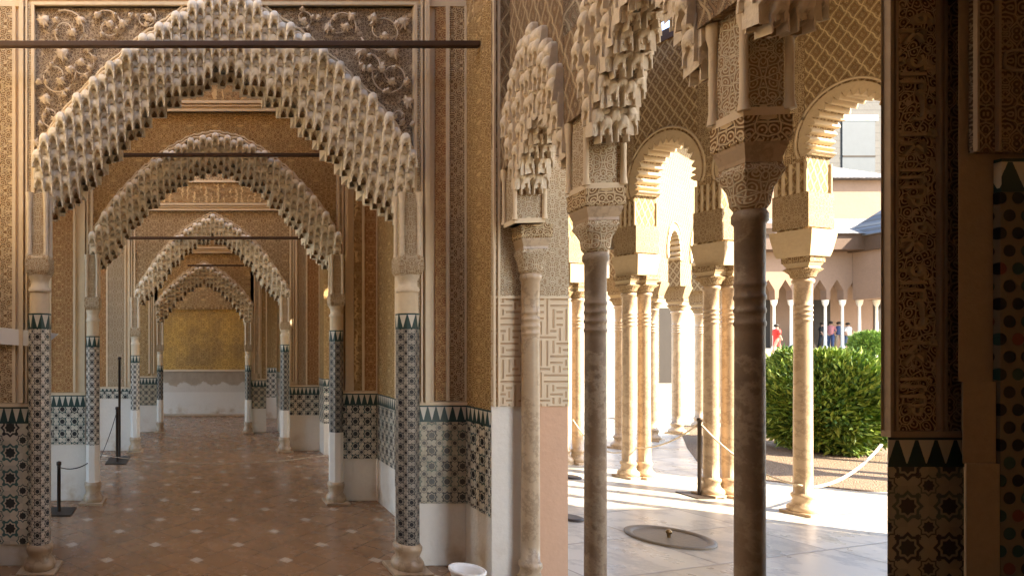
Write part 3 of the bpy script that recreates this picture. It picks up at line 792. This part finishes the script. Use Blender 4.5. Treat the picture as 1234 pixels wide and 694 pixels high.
# ------------------------------------------------------------------ court gallery arcade
AC = [Vector((4.79, 8.67, 0)), Vector((5.04, 7.83, 0)), Vector((5.29, 6.99, 0)), Vector((5.54, 6.15, 0)), Vector((5.73, 5.49, 0)), Vector((5.95, 4.75, 0)), Vector((6.2, 3.9, 0)), Vector((6.45, 3.05, 0)), Vector((6.7, 2.2, 0)), Vector((6.95, 1.35, 0))]
ANG = math.atan2(AC[9].y - AC[0].y, AC[9].x - AC[0].x); adir = Vector((math.cos(ANG), math.sin(ANG), 0)); aout = Vector((-adir.y, adir.x, 0))
arc = thing('scalloped_arcade', AC[0][:], 'sunlit carved arcade of scalloped arches along the court side of the gallery', 'arcade', rz=ANG)
def loc(p): q = p - AC[0]; return q.dot(adir), q.dot(aout)
T2 = .17
def scallop_arch(par, s0, s1, spring, lobes=19, matw='stucco_sebka', zt=5.0, T=T2, pil=.13, y=0, rimat='sandstone', names=('arch_spandrel', 'scalloped_arch')):
    a, b = s0 + pil, s1 - pil; c = (a + b) / 2; r = (b - a) / 2
    cz = spring + r * .55
    def contour(rr, sc=0.0, n=lobes * 6):
        out = []
        for i in range(n + 1):
            t = -.38 + (math.pi + .76) * i / n
            q = rr - sc * abs(math.sin(lobes * (i / n) * math.pi))
            rx = q * (1.0); rz = q * (1.35 if t > 0 and t < math.pi else .9)
            out.append((c + rx * math.cos(t), cz + rz * math.sin(t)))
        return out
    inn = contour(r * .97, 0); n = len(inn)
    # wall with the opening: fan to rectangle
    rect = []
    for x, z in inn:
        dx, dz = x - c, z - cz
        t = min((c - s0) / abs(dx) if abs(dx) > 1e-6 else 1e9, (zt - cz) / dz if dz > 1e-6 else 1e9)
        if dz < 0: t = (c - s0) / abs(dx); rect.append((c + dx * t, z))
        else: rect.append((c + dx * t, cz + dz * t))
    m = MB(); vs = [(x, y - T, z) for x, z in inn] + [(x, y - T, z) for x, z in rect] + [(x, y + T, z) for x, z in inn] + [(x, y + T, z) for x, z in rect]
    fs = []
    for i in range(n - 1):
        fs += [(i, i + 1, n + i + 1, n + i), (2 * n + i, 3 * n + i, 3 * n + i + 1, 2 * n + i + 1), (i, 2 * n + i, 2 * n + i + 1, i + 1)]
    m.add(vs, fs)
    # corners the fan misses
    for sx in (s0, s1):
        cs = [i for i in range(n) if abs(rect[i][0] - sx) < 1e-6]
        zz = max(rect[i][1] for i in cs); xx = [rect[i][0] for i in range(n) if abs(rect[i][1] - zt) < 1e-6]
        xe = min(xx) if sx == s0 else max(xx)
        if abs(xe - sx) > 1e-4: m.poly([(sx, zz), (xe, zt), (sx, zt)], y - T, y + T)
    zb = min(z for x, z in inn)
    m.box(s0, a + .0, y - T, y + T, 2.62, zb); m.box(b, s1, y - T, y + T, 2.62, zb)
    m.build(names[0], matw, par)
    # scalloped rim: ribs running through the thickness
    lob = contour(r * 1.02, r * .16); outr = contour(r * 1.16, 0)
    m = MB(); vs = [(x, y - T - .012, z) for x, z in lob] + [(x, y - T - .012, z) for x, z in outr] + [(x, y + T + .012, z) for x, z in lob] + [(x, y + T + .012, z) for x, z in outr]
    fs = []
    for i in range(n - 1):
        fs += [(i, i + 1, n + i + 1, n + i), (2 * n + i, 3 * n + i, 3 * n + i + 1, 2 * n + i + 1), (i, 2 * n + i, 2 * n + i + 1, i + 1), (n + i, n + i + 1, 3 * n + i + 1, 3 * n + i)]
    m.add(vs, fs); m.build(names[1], rimat, par)
    # raised alfiz ribbon
    m = MB(); m.tube([(x, y - T - .01, z) for x, z in contour(r * 1.24, 0, 40)], .012, 6); m.build('archivolt', 'sandstone', par)
sl = [loc(p)[0] for p in AC]
for i in range(len(sl) - 1): scallop_arch(arc, sl[i], sl[i + 1], 3.28, pil=.105)
MB().box(sl[0] - .3, sl[-1] + .5, -T2 - .02, T2 + .02, 5.0, 5.12).build('cornice', 'wood_dark', arc)
for i, x in enumerate(sl):
    m = MB().sq([(.125, 2.42), (.135, 2.46), (.155, 2.60), (.16, 2.66)], x, 0, 1.15); m.build('impost', 'sandstone', arc)
    MB().box(x - .135, x + .135, -T2 - .012, T2 + .012, 2.68, 3.0).build('pilaster_base', 'sandstone_fine', arc)
    for t in (-.11, -.055, 0, .055, .11):
        for sy in (-1, 1): MB().lathe([(.014, 3.0), (.014, 3.28)], 8, x + t, sy * (T2 + .005)).build('reed', 'sandstone', arc)
    MB().box(x - .1, x + .1, -T2 - .006, T2 + .006, 3.28, 4.4).build('carved_band', 'sandstone_arabesque', arc)
GL = ['hidden behind the jamb', 'partly behind the jamb, farthest of the gallery pairs', 'seen between the middle portico column and the rope post', 'just left of the dark portico column', 'standing in front of the round bush', '', '', '', '', '']
for i, p in enumerate(AC):
    if i > 6: pass
    pair = i not in (4, 5)
    for j, o in enumerate(((-.085, .085) if pair else (0,))):
        q = p + aout * o + adir * (.03 * (1 if j else -1) if pair else 0)
        if i == 4: lab = 'single slender column standing in front of the round green bush'
        elif i in (1, 2, 3):
            lab = ('left' if j == 0 else 'right') + ' column of the pair ' + GL[i]
        else: continue
        c = thing('gallery_column', (q.x, q.y, 0), lab, 'column', 'gallery columns beside the court', ANG)
        col_parts(c, .068, 2.22, 0)
        capital(c, .068, 2.22, 2.42, ab=.10, mats=('sandstone_fine', 'sandstone', 'sandstone_arabesque'))
# the columns out of the photograph's view still carry the arcade
for i in (0, 5, 6, 7, 8, 9):
    p = AC[i]
    c = thing('gallery_column', (p.x, p.y, 0), 'gallery column of the arcade beyond the edge of the view', 'column', 'unseen gallery columns', ANG)
    col_parts(c, .068, 2.22, 0); capital(c, .068, 2.22, 2.42, ab=.10, mats=('sandstone_fine', 'sandstone', 'sandstone_arabesque'))
# gallery roof; slot and crosspiece added to shape sun on the portico
gc = MB().add([(4.9, 1.2, 5.12), (7.0, 1.2, 5.12), (5.5, 6.2, 5.12), (4.9, 6.2, 5.12), (4.9, 1.2, 5.3), (7.0, 1.2, 5.3), (5.5, 6.2, 5.3), (4.9, 6.2, 5.3)],
        [(0, 1, 2, 3), (4, 5, 6, 7), (0, 1, 5, 4), (1, 2, 6, 5), (2, 3, 7, 6), (3, 0, 4, 7)])
gc.box(2.4, 4.899, 1.4, 1.7, 5.12, 5.3); gc.box(2.4, 4.79, 2.3, 9.0, 5.12, 5.3)
struct(gc.build('gallery_ceiling', 'wood_dark'))
sw = thing('gallery_sun_block', (7.8, .7, 0), 'unseen pale block added at the south end of the gallery to cut the sun', 'building')  # out-of-view mass added to shade the portico and gallery floor
MB().box(-3.1, 3.1, -.5, .5, 0, 5.7).build('wall', 'wall_pale', sw)
MB().box(-3.15, 3.2, -.6, .6, 5.7, 5.85).build('eave', 'wood_dark', sw)
sp = thing('shade_pavilion', (11.6, 4.7, 0), 'unseen tiled pavilion on four columns, added in the court to shade the gallery', 'pavilion')  # added beyond the frame so its roof shades the gallery floor
MB().box(-.95, .95, -.95, .95, 4.4, 5.3).build('wall', 'wall_pale', sp)
MB().hull([(5.3, [(-1.15, -1.15), (1.15, -1.15), (1.15, 1.15), (-1.15, 1.15)]), (6.6, [(-.1, -.1), (.1, -.1), (.1, .1), (-.1, .1)])]).build('roof', 'roof_tiles', sp)
for x in (-.85, .85):
    for y in (-.85, .85):
        MB().lathe([(.16, 0), (.16, .1), (.09, .18), (.085, 3.6), (.13, 3.8), (.14, 4.4)], 16, x, y).build('column', 'marble_column', sp)
# pavilion arcade beyond
PV = [Vector((6.54, 8.96, 0)), Vector((7.6, 9.7, 0)), Vector((8.6, 10.4, 0)), Vector((9.7, 11.2, 0)), Vector((10.8, 12.0, 0))]
pa = math.atan2(PV[-1].y - PV[0].y, PV[-1].x - PV[0].x); pd = Vector((math.cos(pa), math.sin(pa), 0))
pav = thing('pavilion_arcade', PV[0][:], 'bright lattice-carved pavilion arcade standing out in the court beyond the gallery columns', 'arcade', rz=pa)
ps = [(p - PV[0]).dot(pd) for p in PV]
for i in range(len(ps) - 1): scallop_arch(pav, ps[i], ps[i + 1], 3.0, 15, 'stucco_sebka', 5.2, .15, .3)
MB().box(ps[0] - .3, ps[-1] + .3, -.5, .5, 5.2, 5.4).build('eave', 'wood_dark', pav)
for x in ps: MB().sq([(.14, 2.42), (.2, 2.62)], x, 0).build('impost', 'sandstone_fine', pav)
labs = ['thin sunlit column of the pavilion at the left, beside a low barrier post', 'pavilion column second from the left, mostly behind the gallery pair', 'pale pavilion column with a flared foot in bright sun, centre of the court view', 'thicker sunlit pavilion column just left of the gallery pair and rope post', 'last pavilion column, behind the dark portico column']
for p, lb in zip(PV, labs):
    c = thing('pavilion_column', (p.x, p.y, 0), lb, 'column', 'pavilion columns in the court', pa)
    col_parts(c, .08, 2.2, 0, ); capital(c, .08, 2.2, 2.42, ab=.12, mats=('sandstone_fine', 'sandstone', 'sandstone_arabesque'))

# ------------------------------------------------------------------ court buildings
ng = thing('north_gallery', (17, 24, 0), 'pale long court building behind the pavilion columns, with dark doorways', 'building')
MB().box(-8, 6.5, 0, 6, 0, 6.2).build('wall', 'wall_pale', ng)
m = MB(); 
for x in (-5.6, -2.2, 2.35, 5.0):
    MB().box(x - .3, x + .3, -.02, .0, 0, 3.1).build('door', 'void_dark', ng)
    MB().box(x - .42, x - .3, -.06, .0, 0, 3.25).build('door_frame', 'stucco_far', ng)
MB().box(-8.2, 6.9, -1.0, 6, 6.2, 6.4).build('eave', 'wood_dark', ng)
MB().hull([(6.4, [(-8.2, -1.0), (6.9, -1.0), (6.9, 6.5), (-8.2, 6.5)]), (8.0, [(-5, 2.5), (4, 2.5), (4, 3.2), (-5, 3.2)])]).build('roof', 'roof_tiles', ng)
struct(MB().box(26, 62, 29, 60, -.2, 1.04).build('terrace', 'marble_floor'))
struct(MB().box(26.2, 62, 35, 60, 1.04, 1.35).build('upper_step', 'marble_floor'))
YB = 36.0; sb = F / YB
def bx(px): return PX(px, YB)
fb = thing('palace_wing', (bx(990), YB, 1.35), 'pink palace wing across the court with slender arcade and grey tiled roof', 'building')
ox = bx(990)
m = MB(); x = -9.2; nA = 0
heights = 0
while x < 9.5:
    # arch openings of 0.85 m with pointed heads
    m.poly([(x, 3.0), (x + .02, 3.6), (x + .42, 4.25), (x + .82, 3.6), (x + .84, 3.0), (x + 1.06, 3.0), (x + 1.06, 6.0), (x, 6.0)], -.18, .18)
    x += 1.06; nA += 1
m.build('arcade_wall', 'wall_pink', fb)
for i in range(nA + 1):
    xx = -9.2 + i * 1.06 - .11
    c = MB().lathe([(.13, 0), (.13, .12), (.075, .18), (.065, 2.6), (.14, 2.75), (.17, 3.0)], 10, xx, 0).build('column', 'muqarnas_white', fb)
MB().box(-9.4, 9.8, 2.6, 3.0, 0, 6.0).build('rear_wall', 'wall_pink', fb)
for x in (-5.2, -1.2, 2.8, 6.8): MB().box(x - .55, x + .55, 2.57, 2.599, 0, 3.2).build('doorway', 'void_dark', fb)
MB().box(-9.8, 10.2, -1.1, 3.0, PZ(304, YB) - 1.35, PZ(286, YB) - 1.35).build('eave', 'wood_dark', fb)
z0 = PZ(286, YB) - 1.35; z1 = PZ(256, YB) - 1.35
MB().hull([(z0, [(-9.9, -1.3), (10.3, -1.3), (10.3, 4.5), (-9.9, 4.5)]), (z1, [(-9.0, 1.8), (9.6, 1.8), (9.6, 2.4), (-9.0, 2.4)])]).build('roof', 'roof_tiles', fb)
m = MB().hull([(z0 - .1, [(1.2, -4.0), (5.4, -4.0), (5.4, 0.4), (1.2, .4)]), (z1 + .6, [(3.1, -2.0), (3.5, -2.0), (3.5, -1.6), (3.1, -1.6)])]); m.build('porch_roof', 'roof_tiles', fb)
MB().box(1.4, 5.2, -3.8, .2, z0 - 1.0, z0 - .11).build('porch_eave', 'wood_dark', fb)
MB().box(1.7, 4.9, -3.4, -.2, 3.0, z0 - 1.0).build('porch_wall', 'wall_pink', fb)
for xx in (1.85, 3.3, 4.75):
    MB().lathe([(.13, 0), (.13, .12), (.075, .18), (.065, 2.6), (.14, 2.75), (.17, 3.0)], 10, xx, -3.2).build('column', 'muqarnas_white', fb)
MB().box(-8, 9, 4.0, 9, 3, PZ(222, YB + 5) - 1.35).build('upper_storey', 'wall_pink', fb)
tz = PZ(222, YB + 5) - 1.35
MB().hull([(tz, [(-8.4, 3.4), (9.5, 3.4), (9.5, 9.5), (-8.4, 9.5)]), (tz + 1.6, [(-6, 6.2), (7.5, 6.2), (7.5, 6.8), (-6, 6.8)])]).build('upper_roof', 'roof_tiles', fb)
YT = 48.0
tw = thing('stone_tower', (PX(1030, YT), YT, 0), 'grey stone tower with a shuttered window rising behind the palace wing', 'tower')
MB().box(-3.2, 6.5, 0, 6, 0, PZ(88, YT)).build('wall', 'stone_grey', tw)
MB().box(-1.1, 1.6, -.08, .0, PZ(212, YT), PZ(146, YT)).build('window_shutter', 'glass_dull', tw)
MB().box(-1.3, 1.8, -.14, .0, PZ(216, YT), PZ(212, YT)).build('sill', 'muqarnas_white', tw)
MB().box(-1.3, 1.8, -.14, .0, PZ(146, YT), PZ(140, YT)).build('lintel', 'muqarnas_white', tw)
MB().box(-1.1, 1.6, -.11, -.08, PZ(190, YT), PZ(188, YT)).build('window_bar', 'void_dark', tw)

# ------------------------------------------------------------------ garden bed, bush, hedge
bed = MB(); pts = [(7.29, 6.35), (6.0, 7.35), (6.6, 8.6), (8.2, 10.6), (11.5, 8.3), (9.6, 6.0), (8.3, 5.6)]
pts = [(7.25, 6.33), (6.28, 7.15), (7.6, 9.0), (9.6, 11.6), (12.4, 9.6), (9.5, 5.3 + .9)]
bed.add([(x, y, .012) for x, y in pts] + [(x, y, -.02) for x, y in pts], [tuple(range(6))] + [(i, (i + 1) % 6, 6 + (i + 1) % 6, 6 + i) for i in range(6)])
struct(bed.build('garden_bed', 'gravel'))
def leaves(mb, cx, cy, cz, rx, ry, rz, n, ls, up=.5):
    for _ in range(n):
        a = random.random() * 2 * math.pi; t = random.uniform(-1, 1)
        sh = random.random() ** .28
        c = math.sqrt(1 - t * t); dx, dy, dz = c * math.cos(a), c * math.sin(a), t
        q = 1 / (abs(dx) ** 2.3 + abs(dy) ** 2.3 + abs(dz) ** 2.3) ** (1 / 2.3)
        bmp = 1 + .07 * math.sin(dx * 7 + dz * 5) + .05 * math.sin(dy * 9 - dz * 8) + random.uniform(-.03, .05)
        p = Vector((cx + dx * q * rx * sh * bmp, cy + dy * q * ry * sh * bmp, cz + dz * q * rz * sh * bmp))
        if p.z < .05: continue
        d = (Vector((dx, dy, dz + up)) + Vector((random.gauss(0, .45), random.gauss(0, .45), random.gauss(0, .45)))).normalized()
        sd = d.cross(Vector((random.gauss(0, 1), random.gauss(0, 1), random.gauss(0, 1)))).normalized()
        L = ls * random.uniform(.7, 1.4); W = L * .17; nn = d.cross(sd)
        mb.add([p, p + d * L * .45 + sd * W, p + d * L - nn * L * .18, p + d * L * .45 - sd * W], [(0, 1, 2), (0, 2, 3)])
bu = thing('round_bush', (PX(990, 8.7), 8.7, .0), 'large rounded bright green shrub on the gravel bed behind the single column', 'bush')
for mt, n in (('leaf_green', 14000), ('leaf_light', 12000), ('leaf_dark', 7000)):
    m = MB(); leaves(m, 0, 0, .74, .77, .76, .73, n, .10); m.build('foliage', mt, bu)
m = MB()
for k in range(9):
    a = random.random() * 6.28; m.tube([(0, 0, 0), (.15 * math.cos(a), .15 * math.sin(a), .3), (.45 * math.cos(a), .45 * math.sin(a), .9)], .02, 6, .006)
m.build('stems', 'bark', bu)
for (px, Y, z, r, lb) in ((1046, 31.5, 1.04, .75, 'small dark green clipped shrub beyond the big bush at the right'), (1078, 31.5, 1.04, .8, 'dark clipped shrub half hidden behind the near pier')):
    b = thing('clipped_shrub', (PX(px, Y), Y, z), lb, 'shrub', 'clipped shrubs far across the court')
    m = MB(); leaves(m, 0, 0, r * .8, r * .8, r * .8, r * .78, 2600, .2); m.build('foliage', 'leaf_green', b)
    m = MB().tube([(0, 0, 0), (0, 0, r)], .05, 6, .02); m.build('stem', 'bark', b)

# ------------------------------------------------------------------ sunken fountain basin
material('basin_stone', lambda u, v, p: (weather(p, (.17, .125, .075), .5, 8), noise(p, 30, 4)), .5, None, .003)
fb2 = thing('fountain_basin', (BX, BY, 0), 'round sunken marble basin with a small bronze spout in the gallery floor', 'fountain')
MB().lathe([(BR * 1.12, .003), (BR * 1.12, .014), (BR * 1.0, .02), (BR * .9, .006), (BR * .84, -.05), (BR * .6, -.075), (.001, -.08)], 56).build('bowl', 'basin_stone', fb2)
MB().lathe([(.034, -.08), (.03, -.03), (.013, -.02), (.013, .03), (.022, .04), (.022, .055), (.008, .07)], 14).build('spout', 'brass', fb2)
for px, d, lb in ((686, 5.35, 'dark round floor drain nearer the jamb'), (687, 7.0, 'dark round mat-like drain at the foot of the far columns')):
    o = MB().lathe([(.12, .003), (.12, .012), (.09, .02)], 24).build('floor_disc', 'iron_dark'); o.location = (PX(px, d), d, .0); tag(o, lb, 'disc')  # flat dark discs laid on the floor
bw = thing('white_bowl', (PX(563, 3.72), 3.72, -.02), 'round white bin standing at the foot of the pier, rim just in view', 'bin')
MB().lathe([(.07, 0), (.085, .1), (.105, .17), (.112, .172), (.112, .185), (.1, .187), (.09, .17), (.07, .03)], 32).build('bowl', 'card_white', bw)

# ------------------------------------------------------------------ rope posts
def post(px, d, top, label):
    p = thing('rope_post', (PX(px, d), d, 0), label, 'post', 'barrier posts')
    MB().box(-.14, .14, -.14, .14, 0, .012).build('base_plate', 'iron_dark', p)
    MB().lathe([(.018, .012), (.018, top - .03), (.024, top - .03), (.024, top), (.01, top + .006)], 12).build('pole', 'iron_dark', p)
    MB().tube([(.0, -.03, top - .06), (.02, -.045, top - .045), (.0, -.03, top - .03)], .005, 6).build('hook', 'iron_dark', p)
    return Vector((PX(px, d), d, top - .05))
p1 = post(843, 6.15, .82, 'dark barrier post on the marble beside the gallery pair')
p2_ = post(71, 5.55, .48, 'short dark barrier post before the white plinth at left')
p3 = post(141, 7.9, .75, 'shorter of two dark barrier posts by the left piers')
p4 = post(144, 8.15, 1.42, 'tallest dark barrier post by the left piers of the hall')
p5 = post(745, 12.5, .9, 'far barrier post in the bright court, left of the pavilion columns')
def rope(a, b, sag, label, r=.008, mat='rope_cream'):
    m = MB(); pts = []
    for k in range(21):
        t = k / 20; q = Vector(a).lerp(Vector(b), t); q.z -= sag * 4 * t * (1 - t); pts.append(q[:])
    m.tube(pts, r, 6); return tag(m.build('barrier_rope', mat), label, 'rope', 'barrier ropes')
cR = AC[4]; 
rope(p1, (cR.x - .06, cR.y - .05, .28), .12, 'cream rope from the barrier post to the single column', .009)
rope((cR.x + .06, cR.y - .03, .26), (PX(1062, 6.6), 6.6, .46), .10, 'thick cream rope running right from the single column', .014)
rope(p1, (5.25, 7.05, .36), .1, 'cream rope running from the barrier post back to the gallery pair', .008)
rope((5.22, 6.95, .36), (PX(690, 7.6), 7.6, .62), .2, 'cream rope sagging behind the middle portico column', .008)
rope((cR.x + .07, cR.y, .265), (cR.x - .07, cR.y, .265), 0, 'short loop of rope at the single column', .01)
rope(p2_, (PX(108, 5.85), 5.85, .42), .04, 'thin rope from the short post to the second arch', .005, 'iron_dark')
rope(p3, (PX(118, 6.4), 6.4, .3), .05, 'thin rope leaning off the shorter post at left', .005, 'iron_dark')
rope((PX(120, 7.6), 7.6, .16), (PX(398, 7.6), 7.6, .16), .12, 'low rope added along a faint shadow line across the hall floor', .005, 'rope_cream')  # added where a rope's thin shadow crosses the floor
# thin white pointed board behind the left column
m = MB(); ax = [PX(-30, 4.0), PX(0, 4.0), PX(68, 4.02)]
m.poly([(PX(-40, 4.16), PZ(412, 4.16)), (PX(52, 4.16), PZ(418, 4.16)), (PX(70, 4.16), PZ(402, 4.16)), (PX(-40, 4.16), PZ(390, 4.16))], 4.175, 4.183)
tag(m.build('pointed_board', 'card_white'), 'white pointed board on the wall behind the left tiled column', 'thin_board')

# ------------------------------------------------------------------ people far across the court
def person(px, Y, z, h, label, top, bottom, rz=0, stride=.12, arm=.2):
    p = thing('person', (PX(px, Y), Y, z), label, 'person', None, rz); k = h / 1.7
    vs = [(0, 0, .93), (0, 0, 1.12), (0, 0, 1.36), (0, 0, 1.47), (0, -.01, 1.60), (.09, 0, .90), (.10, -stride, .50), (.10, -stride * .6, .08), (.10, -stride * .6 - .14, .03), (-.09, 0, .90), (-.10, stride * .7, .48), (-.10, stride * 1.2, .09), (-.10, stride * 1.2 - .14, .03),
          (.17, 0, 1.38), (.23, arm * .3, 1.12), (.22, -arm, .92), (.22, -arm * 1.3, .84), (-.17, 0, 1.38), (-.23, -.03, 1.12), (-.22, -.12, .90), (-.22, -.14, .82)]
    rad = [.13, .115, .13, .05, .095, .095, .06, .04, .035, .095, .06, .04, .035, .055, .042, .032, .035, .055, .042, .032, .035]
    ed = [(0, 1), (1, 2), (2, 3), (3, 4), (0, 5), (5, 6), (6, 7), (7, 8), (0, 9), (9, 10), (10, 11), (11, 12), (2, 13), (13, 14), (14, 15), (15, 16), (2, 17), (17, 18), (18, 19), (19, 20)]
    me = bpy.data.meshes.new('body'); me.from_pydata([(x * k, y * k, q * k) for x, y, q in vs], ed, []); me.materials.append(MT['skin']); me.materials.append(MT[bottom])
    o = bpy.data.objects.new('body', me); C.objects.link(o); o.parent = p
    sk = o.modifiers.new('skin', 'SKIN')
    for i, r in enumerate(rad): me.skin_vertices[0].data[i].radius = (r * k, r * k)
    me.skin_vertices[0].data[0].use_root = True
    s2 = o.modifiers.new('sub', 'SUBSURF'); s2.levels = 1; s2.render_levels = 1
    m = MB().lathe([(.15 * k, .88 * k), (.15 * k, 1.1 * k), (.185 * k, 1.32 * k), (.16 * k, 1.42 * k), (.06 * k, 1.48 * k)], 14); m.build('shirt', top, p)
    for sx in (-1, 1): 
        q = vs[14 if sx > 0 else 18]; MB().tube([(sx * .16 * k, 0, 1.39 * k), (q[0] * k, q[1] * k, q[2] * k)], .065 * k, 8, .055 * k).build('sleeve', top, p)
    if top == 'cloth_red':
        MB().lathe([(.16 * k, .5 * k), (.15 * k, .7 * k), (.14 * k, .95 * k)], 14).build('skirt', top, p)
    else:
        for a, b in (((.09, 0, .92), 6), ((-.09, 0, .92), 10)):
            q = vs[b]; e = vs[b + 1]
            MB().tube([(a[0] * k, 0, .92 * k), (q[0] * k, q[1] * k, q[2] * k), (e[0] * k, e[1] * k, e[2] * k)], .1 * k, 8, .065 * k).build('trouser_leg', bottom, p)
    m = MB().lathe([(.06 * k, 1.56 * k), (.11 * k, 1.60 * k), (.112 * k, 1.68 * k), (.07 * k, 1.73 * k), (.01, 1.745 * k)], 12, 0, .018 * k); m.build('hair', 'hair', p)
person(936, 30, 1.04, 1.58, 'person in a red dress walking on the terrace left of the single column', 'cloth_red', 'cloth_red', 1.2, .2)
person(991, 36.9, 1.35, 1.62, 'person in dark clothes standing under the far arcade beside the column shaft', 'cloth_black', 'cloth_black', .4)
person(1001, 37.2, 1.35, 1.7, 'person in a pink shirt under the far arcade, in the middle of the group', 'cloth_pink', 'cloth_blue', 2.2)
person(1011, 37.0, 1.35, 1.66, 'person in a dark blue top under the far arcade', 'cloth_blue', 'cloth_sand', -.5)
person(1022, 36.8, 1.35, 1.6, 'person in a white shirt standing at the far arcade, rightmost of the group', 'cloth_white', 'cloth_blue', 0)
